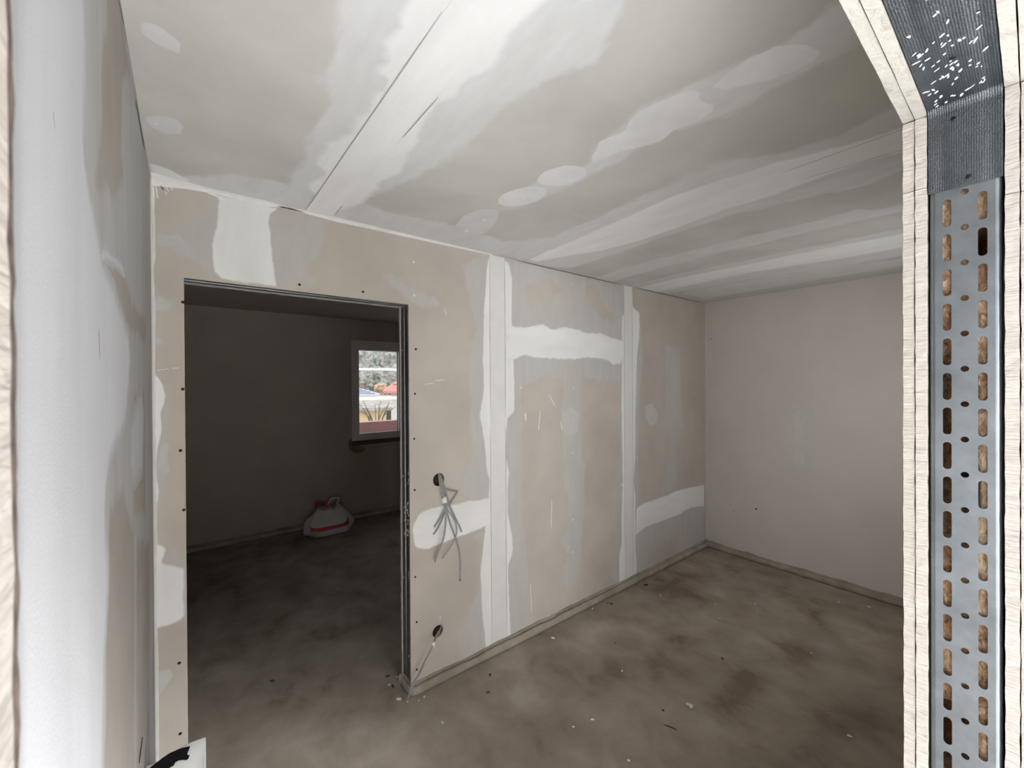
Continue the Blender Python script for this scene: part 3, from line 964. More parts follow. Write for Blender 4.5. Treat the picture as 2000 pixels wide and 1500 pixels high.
# ---------------------------------------------------------------- right-hand end wall, next room, hall
wall_right = structure(box('wall_right', (RX, YR, 0), (RX + 0.12, D, H), M['painted']))
patch('filler_patch', 'right', [(1376, 592), (1382, 592), (1384, 800), (1383, 1060), (1377, 1060)], M['thin_r'], wall_right, 0.0006, 0.01, 0.004, 0.03, seed=54)
for q, r in (((1477, 994), 0.008), ((1389, 662), 0.005), ((1433, 998), 0.004)):
    disc('screw', 'right', q, r, M['screw'], wall_right)
patch('filler_patch', 'right', [(1560, 790), (1570, 840), (1564, 930), (1556, 930), (1552, 860)], M['thin_r'], wall_right, 0.0004, 0.06, 0.02, 0.03, seed=55)

WX0, WX1, WZ0, WZ1 = 1.604, 2.86, 0.955, 2.172        # window opening in the far wall
far_pieces = [((LX - 0.3, FY, 0), (WX0, FY + 0.25, H)), ((WX1, FY, 0), (RX + 0.2, FY + 0.25, H)),
              ((WX0, FY, 0), (WX1, FY + 0.25, WZ0)), ((WX0, FY, WZ1), (WX1, FY + 0.25, H))]
fv, ff = [], []
for lo, hi in far_pieces:
    v, f = box_vf(lo, hi)
    ff += [tuple(i + len(fv) for i in q) for q in f]
    fv += v
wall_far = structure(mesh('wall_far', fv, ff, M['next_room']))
patch('damp_stain', 'far', zc((660, 640), 5.77, [(120, 1270), (160, 1240), (165, 1310), (300, 1340), (315, 1370), (270, 1410), (210, 1425), (150, 1390), (125, 1340)]),
      M['stain'], wall_far, 0.0005, 0.02, 0.01, 0.02, seed=56)
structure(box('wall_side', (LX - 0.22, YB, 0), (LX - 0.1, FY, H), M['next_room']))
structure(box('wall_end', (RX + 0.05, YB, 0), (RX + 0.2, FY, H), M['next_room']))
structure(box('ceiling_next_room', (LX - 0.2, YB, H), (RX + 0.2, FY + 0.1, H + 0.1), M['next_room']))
structure(box('ceiling_hall', (-3.5, -3.3, H), (2.2, YH, H + 0.1), M['hallwall']))


def wall_with_opening(name, axis, pos, th, a0, a1, o0, o1, z0, z1, m):
    vv, fq = [], []
    for (p, q, r, s) in ((a0, o0, 0, H), (o1, a1, 0, H), (o0, o1, 0, z0), (o0, o1, z1, H)):
        if q - p < 1e-4 or s - r < 1e-4:
            continue
        lo, hi = ((p, pos, r), (q, pos + th, s)) if axis == 1 else ((pos, p, r), (pos + th, q, s))
        v, f = box_vf(lo, hi)
        fq += [tuple(i + len(vv) for i in k) for k in f]
        vv += v
    return structure(mesh(name, vv, fq, m))


wall_with_opening('wall_hall_back', 1, -3.3, 0.1, -3.4, 2.2, -2.75, -1.15, 0.03, 2.22, M['hallwall'])
structure(box('wall_hall_end', (2.1, -3.2, 0), (2.2, YH, H), M['hallwall']))
wall_with_opening('wall_hall_side', 0, -3.5, 0.1, -3.3, YH, -1.8, -0.5, 0.03, 2.1, M['hallwall'])
structure(box('floor_covering', (-3.4, -3.2, 0.0005), (2.1, -0.25, 0.004), M['fleece']))  # unseen white sheet added to bounce light up to the ceiling


# ---------------------------------------------------------------- rounded edge strips along the floor
def edge_strip(name, path, inward, m):
    """A soft rounded strip along the wall foot: path on the floor, inward = unit vector into the room per point."""
    prof = [(0.0, 0.056), (0.007, 0.058), (0.009, 0.038), (0.013, 0.037), (0.018, 0.046), (0.028, 0.041), (0.036, 0.027), (0.037, 0.012), (0.031, 0.0), (0.0, 0.0)]
    P = resample_open(path, 0.03)
    verts, faces = [], []
    n = len(prof)
    for i, (p, w) in enumerate(P):
        s = 1 + 0.16 * noise.noise(Vector((p[0] * 6, p[1] * 6, 0.4)))
        for k, (a, b) in enumerate(prof):
            q = 1 + 0.14 * noise.noise(Vector((p[0] * 11, p[1] * 11, k * 0.9)))
            verts.append((p[0] + w[0] * a * s, p[1] + w[1] * a * s, b * s * q))
    for i in range(len(P) - 1):
        for k in range(n - 1):
            faces.append((i * n + k, i * n + k + 1, (i + 1) * n + k + 1, (i + 1) * n + k))
    faces += [tuple(range(n)), tuple(range(len(P) * n - 1, (len(P) - 1) * n - 1, -1))]
    return structure(mesh(name, verts, faces, m, None, True))


def resample_open(path, step):
    out = []
    for (p, w), (q, x) in zip(path[:-1], path[1:]):
        p, q, w, x = map(np.array, (p, q, w, x))
        k = max(1, int(np.linalg.norm(q - p) / step))
        for j in range(k):
            t = j / k
            out.append((p + (q - p) * t, w + (x - w) * t))
    out.append((np.array(path[-1][0]), np.array(path[-1][1])))
    return out


edge_strip('baseboard_back', [((X1 + 0.004, YB), (-0.6, 0.0)), ((X1 + 0.004, D + 0.02), (-0.6, 0.0)), ((X1 + 0.006, D), (-0.45, -0.75)), ((X1 + 0.02, D), (0, -1.0)), ((RX, D), (0.0, -1.0))], None, M['bead'])
edge_strip('baseboard_right', [((RX, D), (-1.0, 0.0)), ((RX, YR), (-1.0, 0.0))], None, M['bead'])
edge_strip('baseboard_far', [((LX - 0.1, FY), (0.0, -1.3)), ((RX, FY), (0.0, -1.3))], None, M['bead'])

# ---------------------------------------------------------------- the wall one looks through
wall_front = structure(box('wall_front', (LX - 0.02, YH + 0.03, ZF + 0.06), (RX, YR - 0.03, H), M['board_face']))
T = 0.0125
LAY = ((YR - T, YR), (YR - 2 * T - 0.0012, YR - T - 0.0012), (YH + T + 0.0012, YH + 2 * T + 0.0012), (YH, YH + T))
zs_room = on(0, XJ, 1785, 372)[2]
for i, (ya, yb) in enumerate(LAY):
    room = i < 2
    cut = zs_room if room else on(0, XJ, 1972, 378)[2]
    off = (0.0012, 0.0, 0.0, 0.001)[i]
    ragged('plasterboard', (XJ + off, ya, 0.0), (2.45 if i in (0, 3) else XJ + 0.4, yb, cut - 0.0012), 2, M['gypsum'], wall_front, 0.0009, 0.012, 55)
    ragged('plasterboard', (XJ + off + 0.0008, ya, cut), (2.45 if i in (0, 3) else XJ + 0.4, yb, ZF - 0.001), 2, M['gypsum'], wall_front, 0.0009, 0.012, 55)
    ragged('plasterboard', (LX if room else -3.4, ya, ZF + off), (RX, yb, H), 0, M['gypsum_smooth'], wall_front, 0.0006, 0.03, 30)
    ragged('plasterboard', (LX + 0.001 if room else -3.4, ya, 0.0), (XL + (0.0, 0.001, 0.0, 0.0015)[i], yb, ZF - 0.001), 2, M['gypsum'], wall_front, 0.0005, 0.008, 90)

ragged('torn_paper', (XL - 0.02, YR + 0.0001, 0.0), (XL + 0.0005, YR + 0.0010, ZF - 0.001), 2, M['torn'], wall_front, 0.0005, 0.004, 160)  # dark strip painting in the shadow line along the left jamb edge
# unseen window added further along this wall to light the room's right side
for lo, hi in (((2.452, YH, 0), (3.55, YR, 1.02)), ((3.55, YH, 0), (RX, YR, ZF - 0.001))):
    box('plasterboard', lo, hi, M['painted'], wall_front)
win3 = structure(empty('window_3', (0, 0, 0)))
for lo, hi in (((2.46, 0.03, 1.02), (3.55, 0.09, 1.07)), ((2.46, 0.03, 2.0), (3.55, 0.09, 2.05)), ((2.46, 0.03, 1.07), (2.51, 0.09, 2.0)), ((3.5, 0.03, 1.07), (3.55, 0.09, 2.0))):
    box('window_frame', lo, hi, M['pvc'], win3, 0.004)

# jamb stud: perforated channel, two rows of long slots and one row of round holes
SY0, SY1 = YH + 2 * T + 0.0035, YR - 2 * T - 0.0035
RB = 0.006
SLOT_Z0, PITCH_Z = 1.860, 0.0499
XW = XJ + 0.0035
wv, wf = [], []


def cell(y0, y1, z0, z1, hole):
    """A rectangle of sheet round one hole; hole points run anticlockwise from angle 0."""
    n = len(hole)
    yc, zm = (y0 + y1) / 2, (z0 + z1) / 2
    b = len(wv)
    hy, hz = (y1 - y0) / 2, (z1 - z0) / 2
    outer = []
    for k in range(n):
        t = 2 * math.pi * (k + 0.5) / n
        q = max(abs(math.cos(t)), abs(math.sin(t)))
        outer.append((yc + hy * math.cos(t) / q, zm + hz * math.sin(t) / q))
    for p in outer + hole:
        wv.append((XW - 0.0009, p[0], p[1]))
    for p in hole:
        wv.append((XW + 0.0012, p[0], p[1]))
    for k in range(n):
        k2 = (k + 1) % n
        wf.append((b + k, b + n + k, b + n + k2, b + k2))
        wf.append((b + n + k, b + 2 * n + k, b + 2 * n + k2, b + n + k2))


EA, EB = SY0 + RB, SY1 - RB
YA, YM0, YM1, YZ = 0.0344, 0.0544, 0.0680, 0.0885
rows = [SLOT_Z0 + PITCH_Z * k for k in range(-36, 2)]
for zr in rows:
    for (ya, yb, yc) in ((YA, YM0, 0.0444), (YM1, YZ, 0.0784)):
        hole = []
        for a in range(20):
            t = 2 * math.pi * (a + 0.5) / 20
            hole.append((yc + 0.0044 * math.cos(t), zr + 0.0044 * math.sin(t) + (0.0150 if math.sin(t) > 0 else -0.0150)))
        cell(ya, yb, zr - PITCH_Z / 2, zr + PITCH_Z / 2, hole)
    hole = [(0.0612 + 0.0041 * math.cos(2 * math.pi * (a + 0.5) / 20), zr + PITCH_Z / 2 + 0.0041 * math.sin(2 * math.pi * (a + 0.5) / 20)) for a in range(20)]
    cell(YM0, YM1, zr, zr + PITCH_Z, hole)
zt0, zt1 = rows[0] - PITCH_Z / 2, rows[-1] + PITCH_Z / 2
for (a, b, c, d) in ((EA, YA, 0, 2.04), (YZ, EB, 0, 2.04), (YA, YZ, 0, zt0), (YA, YZ, zt1 + PITCH_Z / 2, 2.04), (YM0, YM1, zt0, rows[0]), (YA, YM0, zt1, zt1 + PITCH_Z / 2), (YM1, YZ, zt1, zt1 + PITCH_Z / 2)):
    n0 = len(wv)
    wv += [(XW - 0.0009, a, c), (XW - 0.0009, b, c), (XW - 0.0009, b, d), (XW - 0.0009, a, d)]
    wf.append((n0, n0 + 1, n0 + 2, n0 + 3))
stud = mesh('jamb_stud', wv, wf, M['zinc'], wall_front)
for s_, y0 in ((1, SY1), (-1, SY0)):                   # rounded corners and flanges of the channel
    prof = [(XW - 0.0009 + RB - RB * math.sin(a), y0 - s_ * RB + s_ * RB * math.cos(a)) for a in np.linspace(math.pi / 2, 0, 7)] + [(XW + 0.04, y0)]
    vv = [(a, b, 0.0) for a, b in prof] + [(a, b, 2.04) for a, b in prof]
    n = len(prof)
    mesh('flange', vv, [(i, i + 1, n + i + 1, n + i) for i in range(n - 1)], M['zinc'], stud, True)

# insulation behind the perforations, sunk away where the slots show black
iy, iz = np.linspace(SY0 + 0.002, SY1 - 0.002, 26), np.linspace(0.0, 2.04, 560)
gaps = [(0.0784, on(0, XJ, 1849, 860)[2], 0.02, 0.13), (0.0784, on(0, XJ, 1849, 1470)[2], 0.02, 0.055), (0.0612, on(0, XJ, 1884, 955)[2], 0.01, 0.03), (0.044, on(0, XJ, 1919, 465)[2], 0.012, 0.02)]
vv = []
for z in iz:
    for y in iy:
        dpt = 0.004 + 0.006 * (0.5 + 0.5 * noise.noise(Vector((y * 60, z * 45, 1)))) + 0.003 * noise.noise(Vector((y * 190, z * 120, 4)))
        for (gy_, gz_, a, b) in gaps:
            dpt += 0.09 * math.exp(-((y - gy_) / a) ** 4 - ((z - gz_) / b) ** 4)
        vv.append((XW + 0.0012 + max(0.0005, dpt), y, z))
ny = len(iy)
ins = mesh('insulation', vv, [(j * ny + i, j * ny + i + 1, (j + 1) * ny + i + 1, (j + 1) * ny + i) for j in range(len(iz) - 1) for i in range(ny - 1)], M['wool'], wall_front, True)

# head track: knurled sheet, folded down over the stud as a lug
TZ = ZF + 0.003
lug_low = on(0, XJ, 1885, 362)[2]
pf = [(LX, TZ), (XJ - 0.012, TZ)] + [(XJ - 0.012 + 0.012 * math.sin(a), TZ - 0.012 + 0.012 * math.cos(a)) for a in np.linspace(0.26, math.pi / 2, 6)] + [(XJ + 0.0012, lug_low)]
nseg = 12
ys_ = [SY0 - 0.001 + (SY1 - SY0 + 0.002) * k / nseg for k in range(nseg + 1)]
vv, fq = [], []
for (x, z) in pf:
    for k, y in enumerate(ys_):
        t = k / nseg
        rib = 0.0014 * (math.exp(-((t - 0.14) / 0.05) ** 2) + math.exp(-((t - 0.80) / 0.05) ** 2))
        vv.append((x + (rib if z < TZ - 0.006 else 0), y, z + (rib if z >= TZ - 0.006 else 0)))
for i in range(len(pf) - 1):
    for k in range(nseg):
        fq.append((i * (nseg + 1) + k, i * (nseg + 1) + k + 1, (i + 1) * (nseg + 1) + k + 1, (i + 1) * (nseg + 1) + k))
track = mesh('head_track', vv, fq, M['zinc_knurl'], wall_front, True)
r3 = random.Random(11)
for k in range(80):                                    # splashes of filler on the head track
    x = XJ - abs(r3.gauss(0.10, 0.075)) - 0.01
    y = r3.uniform(SY0 + 0.006, SY1 - 0.004)
    L_ = r3.uniform(0.0012, 0.0042)
    blob('plaster_speck', (x, y, TZ - 0.0002), (L_, r3.uniform(0.0007, 0.0016), 0.0006), M['tie'], track, rot=(0, 0, math.radians(r3.gauss(35, 22))))
for (u, v, r) in ((1862, 232, 0.0035), (1892, 345, 0.0034)):
    p = on(0, XJ + 0.001, u, v)
    o = blob('screw', (p[0] - 0.0004, p[1], p[2]), (0.0012, r, r), M['screw'], track)
p = on(2, TZ, 1862, 112)
blob('screw', (p[0], p[1], TZ - 0.0003), (0.0034, 0.0034, 0.0006), M['screw'], track)

# ================================================================== THINGS
# ---------------------------------------------------------------- window of the next room
win = structure(empty('window_1', (0, 0, 0)))


def frame(name, x0, x1, z0, z1, y0, y1, w, m, parent, bev=0.004):
    f = None
    for lo, hi in (((x0, y0, z0), (x1, y1, z0 + w)), ((x0, y0, z1 - w), (x1, y1, z1)), ((x0, y0, z0 + w), (x0 + w, y1, z1 - w)), ((x1 - w, y0, z0 + w), (x1, y1, z1 - w))):
        box(name, lo, hi, m, parent, bev)


frame('window_frame', WX0, WX1, WZ0, WZ1, FY - 0.004, FY + 0.07, 0.034, M['pvc'], win)
XM = 2.245
for (a, b) in ((WX0 + 0.03, XM + 0.02), (XM + 0.024, WX1 - 0.03)):
    frame('sash', a, b, WZ0 + 0.03, WZ1 - 0.03, FY - 0.018, FY + 0.055, 0.058, M['pvc'], win, 0.005)
    frame('gasket', a + 0.057, b - 0.057, WZ0 + 0.087, WZ1 - 0.087, FY + 0.008, FY + 0.04, 0.004, M['dark_gasket'], win, 0.0)
gm, gnt, gb = mat('window_glass')
gb.inputs['Base Color'].default_value = (1, 1, 1, 1)
gb.inputs['Roughness'].default_value = 0.0
gb.inputs['Transmission Weight'].default_value = 1.0
gb.inputs['IOR'].default_value = 1.02
for (a, b) in ((WX0 + 0.09, XM - 0.04), (XM + 0.084, WX1 - 0.09)):
    box('pane', (a, FY + 0.02, WZ0 + 0.09), (b, FY + 0.026, WZ1 - 0.09), gm, win)
box('cover_strip', (WX0 - 0.005, FY - 0.012, WZ1 + 0.002), (WX1 + 0.01, FY + 0.01, WZ1 + 0.03), M['pvc'], win, 0.003)
box('sill_gap', (WX0, FY - 0.006, WZ0 - 0.055), (WX1, FY + 0.01, WZ0 - 0.002), M['sillm'], win)  # dark brown strip for the inner sill and its painted shadow

# ---------------------------------------------------------------- outside: seen small through the window
def ext(u, v, dist):
    k = ray(u, v)
    return CAM + k * (dist / k[1])


M['hill'] = plain('wooded_slope', (0.30, 0.32, 0.27), 0.95, var=0.4, scale=0.9)
M['leaf_a'] = plain('olive_leaves', (0.33, 0.38, 0.30), 0.9, var=0.45, scale=2.2, bmp=0.5, bscale=6)
M['leaf_b'] = plain('grey_branches', (0.34, 0.33, 0.30), 0.9, var=0.4, scale=2.5, bmp=0.5, bscale=6)
M['leaf_c'] = plain('russet_leaves', (0.5, 0.34, 0.25), 0.9, var=0.4, scale=2.2, bmp=0.5, bscale=6)
M['bark'] = plain('bark', (0.12, 0.10, 0.08), 0.95)
M['red_roof'] = plain('red_roof_metal', (0.55, 0.22, 0.20), 0.6, var=0.08, scale=3)
M['blue_roof'] = plain('blue_grey_roof', (0.36, 0.38, 0.47), 0.6, var=0.1, scale=3)
M['stucco'] = plain('pale_stucco', (0.62, 0.58, 0.55), 0.9)
M['pale_roof'] = plain('weathered_felt', (0.34, 0.31, 0.27), 0.9, var=0.3, scale=4)
M['ochre'] = plain('ochre_render', (0.62, 0.45, 0.27), 0.9, var=0.1, scale=1.5)
M['dark_glass'] = plain('dark_glass', (0.05, 0.055, 0.06), 0.2)
M['rail'] = plain('white_rail', (0.85, 0.85, 0.85), 0.4)
M['pink'] = plain('red_flashing', (0.46, 0.24, 0.23), 0.6)

ground_z = -4.0
gv = [(-30, FY + 1.0, ground_z), (120, FY + 1.0, ground_z), (120, 62, ground_z + 1.5), (-30, 62, ground_z + 1.5), (120, 130, 26), (-30, 130, 26)]
structure(mesh('ground_outside', gv, [(0, 1, 2, 3), (3, 2, 4, 5)], M['hill']))


def crown(name, loc, rx, rz, m, parent, seed):
    bm = bmesh.new()
    bmesh.ops.create_icosphere(bm, subdivisions=4, radius=1.0)
    for v in bm.verts:
        d = v.co.normalized()
        k = 1 + 0.30 * noise.noise(d * 2.2 + Vector((seed, 0, 0))) + 0.22 * noise.noise(d * 6 + Vector((0, seed, 0))) + 0.14 * noise.noise(d * 14 + Vector((0, 0, seed)))
        v.co = Vector((d.x * rx * k, d.y * rx * k, d.z * rz * k)) + Vector(loc)
    me = bpy.data.meshes.new(name)
    bm.to_mesh(me)
    bm.free()
    return link(name, me, parent, m)


tree_rows = []
for k, u in enumerate((688, 702, 716, 730, 744, 758, 772, 786, 800)):
    tree_rows.append((u, 686 + (k * 7) % 9, 66 + 6 * (k % 5), 2.1, 3.2, 'leaf_a'))
for k, u in enumerate((698, 715, 733, 751, 769, 787)):
    tree_rows.append((u, 714 + (k * 5) % 8, 46 + 4.4 * (k % 4), 1.65, 2.2, 'leaf_a' if k % 2 else 'leaf_b'))
for k, u in enumerate((704, 722, 740, 758, 776)):
    tree_rows.append((u, 741 + (k * 3) % 6, 36.5 + 2.9 * (k % 3), 1.0, 1.2, 'leaf_b'))
tree_rows.append((743, 760, 33.2, 0.5, 0.5, 'leaf_c'))
for k, (u, v, dist, rx, rz, mk) in enumerate(tree_rows):
    c = ext(u, v, dist)
    t = empty('hillside_tree', (c[0], c[1], c[2] - rz - 2.5))
    crown('crown', (0, 0, rz + 2.5), rx, rz, M[mk], t, k * 2.3)
    tube('trunk', [(0, 0, -1.5), (0.1, 0, 1.5), (0, 0, 2.9)], [0.28, 0.2, 0.12], M['bark'], t, 6, 2)
    if mk == 'leaf_c':
        tag(t, 'small russet bush between the blue and the red roof outside the window', 'tree')
    else:
        tag(t, 'leafy tree on the wooded slope far outside the window', 'tree', 'trees on the slope outside the window')


def house(name, label, c0, wx, wy, eave, ridge, roof_m, wall_m, over=0.4, hip=True, base=ground_z):
    """Hipped-roof house: c0 = near left corner on plan, sizes, eave and ridge heights; walls, roof, ribs, window and pane."""
    r = empty(name, (c0[0], c0[1], base))
    r.rotation_euler = (0, 0, -0.375)
    v, f = box_vf((0, 0, 0), (wx, wy, eave - base))
    mesh('wall', v, f, wall_m, r)
    e, rd, o = eave - base, ridge - base, over
    hx = min(wx, wy) / 2 if hip else 0
    rvv = [(-o, -o, e), (wx + o, -o, e), (wx + o, wy + o, e), (-o, wy + o, e), (hx, wy / 2, rd), (wx - hx, wy / 2, rd)]
    rvv += [(x, y, z - 0.12) for x, y, z in rvv[:4]]
    rf = mesh('roof', rvv, [(0, 1, 5, 4), (1, 2, 5), (2, 3, 4, 5), (3, 0, 4), (0, 6, 7, 1), (1, 7, 8, 2), (2, 8, 9, 3), (3, 9, 6, 0), (6, 9, 8, 7)], roof_m, r)
    for k in range(1, 7):                              # raised courses across the front slope
        t = k / 7
        a = (np.array(rvv[0]) * (1 - t) + np.array(rvv[4]) * t)
        b = (np.array(rvv[1]) * (1 - t) + np.array(rvv[5]) * t)
        tube('roof_course', [a + [0, -0.01, 0.02], b + [0, -0.01, 0.02]], 0.035, roof_m, rf, 6, 1)
    for k in range(2):
        x = wx * (0.22 + 0.4 * k)
        wz = (eave - base) * 0.6
        w = box('window', (x, -0.03, wz), (x + 0.9, 0.02, wz + 1.1), M['rail'], r)
        box('pane', (x + 0.08, -0.04, wz + 0.08), (x + 0.82, -0.025, wz + 1.02), M['dark_glass'], w)
    tag(r, label, 'house')
    return r


dR = 21.0
pr = ext(753, 764, dR)
house('red_roofed_house', 'white house with a ribbed red roof seen through the window', (pr[0] + 0.45, dR + 0.25), 7.5, 6.0, pr[2], ext(800, 728, dR + 3.5)[2] + 1.3, M['red_roof'], M['stucco'], 0.45)
dB = 28.6
pb = ext(741, 771, dB)
house('blue_roofed_house', 'low house with a grey-blue roof seen through the window', (pb[0] - 8.3 * 0.93, dB + 8.3 * 0.37), 8.0, 3.6, pb[2], ext(720, 752, dB + 1.8)[2], M['blue_roof'], M['ochre'], 0.3)
dO = 15.0
po0, po1 = ext(700, 802, dO), ext(749, 806, dO)
sh = empty('ochre_shed', (po0[0] - 1.6 * 0.93, dO + 1.6 * 0.37, ground_z))
sh.rotation_euler = (0, 0, -0.375)
sv, sf = box_vf((0, 0, 0), (po1[0] - po0[0] + 1.6, 3.5, po0[2] - ground_z))
mesh('wall', sv, sf, M['ochre'], sh)
w_ = po1[0] - po0[0] + 1.6
mesh('roof', [(-0.2, -0.3, po0[2] - ground_z), (w_ + 0.25, -0.3, po0[2] - ground_z), (w_ + 0.25, 3.7, po0[2] - ground_z + 0.35), (-0.2, 3.7, po0[2] - ground_z + 0.35),
              (-0.2, -0.3, po0[2] - ground_z + 0.1), (w_ + 0.25, -0.3, po0[2] - ground_z + 0.1), (w_ + 0.25, 3.7, po0[2] - ground_z + 0.45), (-0.2, 3.7, po0[2] - ground_z + 0.45)],
     [(3, 2, 1, 0), (4, 5, 6, 7), (0, 1, 5, 4), (1, 2, 6, 5), (2, 3, 7, 6), (3, 0, 4, 7)], M['pale_roof'], sh)
tag(sh, 'ochre shed with a pale flat roof seen through the window', 'shed')
cn_ = crown('shrub', tuple(ext(703, 754, 42.3)), 0.8, 0.6, M['leaf_b'], None, 4.4)
tag(cn_, 'grey rounded treetop just above the grey-blue roof outside', 'tree')
# bare branches in front of the shed
br = empty('bare_shrub', tuple(ext(735, 812, 12.5)))
r4 = random.Random(5)
for k in range(14):
    a = r4.uniform(-1.3, 1.3)
    l_ = r4.uniform(0.35, 0.75)
    tube('branch', [(0, 0, -0.9), (math.sin(a) * l_ * 0.45, r4.uniform(-.1, .1), l_ * 0.25 - 0.2), (math.sin(a) * l_, r4.uniform(-.2, .2), l_ * 0.6 * math.cos(a) + 0.1)], [0.018, 0.012, 0.006], M['bark'], br, 5, 3)
tag(br, 'bare tangled shrub in front of the ochre shed outside', 'shrub')
# guard rails and flashing just outside the window
gy_ = FY + 3.4
gr = empty('terrace_railing', (0, 0, 0))
ga, gb_ = ext(640, 740, gy_)[0], ext(860, 740, gy_)[0]
for (v0, rad) in ((721.5, 0.024), (778, 0.034)):
    z = on(1, gy_, 740, v0)[2]
    tube('rail', [(ga, gy_, z), ((ga + gb_) / 2, gy_, z), (gb_, gy_, z)], rad, M['rail'], gr, 10, 2)
for x in (ga, gb_):
    box('post', (x - 0.03, gy_ - 0.03, ground_z), (x + 0.03, gy_ + 0.03, on(1, gy_, 740, 712)[2]), M['rail'], gr)
tag(gr, 'white railing of two horizontal bars outside the small window', 'railing')
zt, zb = on(1, FY + 0.45, 740, 823)[2], on(1, FY + 0.45, 740, 838)[2]
fl = box('parapet', (WX0 - 0.4, FY + 0.45, zb - 0.5), (WX1 + 0.4, FY + 0.6, zt), M['pink'], None, 0.006)
tag(fl, 'dull red parapet edge just below the window view', 'parapet')
# outer sill carries the parapet to the wall
structure(box('trim_1', (WX0 - 0.05, FY + 0.07, WZ0 - 0.03), (WX1 + 0.05, FY + 0.46, WZ0 + 0.02), M['rail']))

# ---------------------------------------------------------------- cables
def on_w(u, v, off=0.0):
    return on(1, D - off, u, v)


cb1 = empty('cable_bundle', tuple(on_w(860, 945)))
base1 = np.array(cb1.location)


def cab(parent, base, pts, r=0.0042, m=None, name='cable'):
    return tube(name, [np.array(p) - base for p in pts], r, m or M['cable'], parent, 8, 6)


def zcab(pts, off):
    P = zc(*ZC, pts)
    return [on_w(u, v, o) for (u, v), o in zip(P, off)]


cab(cb1, base1, [on_w(857, 930, -0.022), on_w(857, 930, -0.012)] + zcab([(412, 250), (425, 360), (462, 500), (475, 620), (490, 700), (470, 880), (425, 1010), (362, 1140)], [0.02, 0.055, 0.075, 0.08, 0.08, 0.075, 0.065, 0.05]))
cab(cb1, base1, [on_w(859, 930, -0.022), on_w(859, 930, -0.012)] + zcab([(422, 250), (440, 370), (470, 500), (480, 620), (486, 720), (468, 900), (420, 1030), (372, 1165)], [0.015, 0.05, 0.07, 0.075, 0.075, 0.07, 0.06, 0.045]))
cab(cb1, base1, [on_w(860, 930, -0.022), on_w(860, 930, -0.012)] + zcab([(430, 260), (452, 380), (478, 510), (492, 600), (560, 700), (600, 820), (570, 950), (450, 1130)], [0.015, 0.045, 0.065, 0.07, 0.07, 0.07, 0.06, 0.045]))
cab(cb1, base1, [on_w(861, 930, -0.022), on_w(861, 930, -0.012)] + zcab([(436, 270), (460, 390), (482, 520), (505, 660), (525, 745), (590, 930), (632, 1100), (636, 1300), (633, 1350)], [0.015, 0.04, 0.06, 0.055, 0.05, 0.035, 0.02, 0.012, 0.006]), 0.0046)
cab(cb1, base1, [on_w(862, 930, -0.022), on_w(862, 930, -0.012)] + zcab([(440, 290), (470, 380), (510, 520), (535, 600), (590, 720), (630, 800), (648, 850)], [0.01, 0.02, 0.02, 0.012, 0.010, 0.008, 0.008]), 0.0052)  # soft shadow of the bunch, modelled as a cable close to the wall
cab(cb1, base1, zcab([(470, 420), (500, 410), (560, 424), (600, 430), (604, 440), (560, 510), (525, 572)], [0.02, 0.014, 0.009, 0.008, 0.008, 0.009, 0.012]), 0.005)  # kinked cable shadow, given shape as a strand near the wall
cab(cb1, base1, zcab([(480, 610), (455, 660), (400, 750), (365, 802)], [0.05, 0.03, 0.012, 0.008]), 0.0046)
cab(cb1, base1, zcab([(482, 620), (455, 700), (410, 800), (358, 880)], [0.05, 0.03, 0.012, 0.008]), 0.0046)
tie = np.array(zcab([(470, 515)], [0.072])[0]) - base1
tube('tape_wrap', [tie + [-0.003, 0, 0.014], tie + [0.003, 0, -0.016]], 0.0135, M['tie'], cb1, 12, 1)
tag(cb1, 'bunch of loose grey cables hanging from the upper round hole in the partition', 'cable')

ZD = ((740, 1180), 6.818)
cb2 = empty('electrical_cable', tuple(on_w(850, 1240)))
base2 = np.array(cb2.location)


def zcab2(pts, off):
    return [on_w(u, v, o) for (u, v), o in zip(zc(*ZD, pts), off)]


cab(cb2, base2, [on_w(862, 1222, -0.02), on_w(862, 1222, -0.01)] + zcab2([(830, 290), (800, 390), (745, 490), (720, 560), (620, 760), (560, 900), (480, 1030), (415, 1180)], [0.01, 0.05, 0.09, 0.11, 0.12, 0.11, 0.09, 0.075]), 0.0042)
cab(cb2, base2, [on_w(860, 1224, -0.02), on_w(860, 1224, -0.01)] + zcab2([(820, 320), (765, 410), (735, 500), (716, 560), (608, 770), (540, 910), (450, 1060), (385, 1265)], [0.005, 0.03, 0.07, 0.10, 0.11, 0.10, 0.085, 0.07]), 0.0038)
tp = np.array(zcab2([(728, 540)], [0.105])[0]) - base2
tube('tape_wrap', [tie * 0 + tp + [-0.004, 0, -0.010], tp + [0.003, 0, 0.012]], [0.010, 0.0085], M['tie'], cb2, 10, 1)
tag(cb2, 'pair of thin grey cables running from the lower round hole to the doorway foot', 'cable')

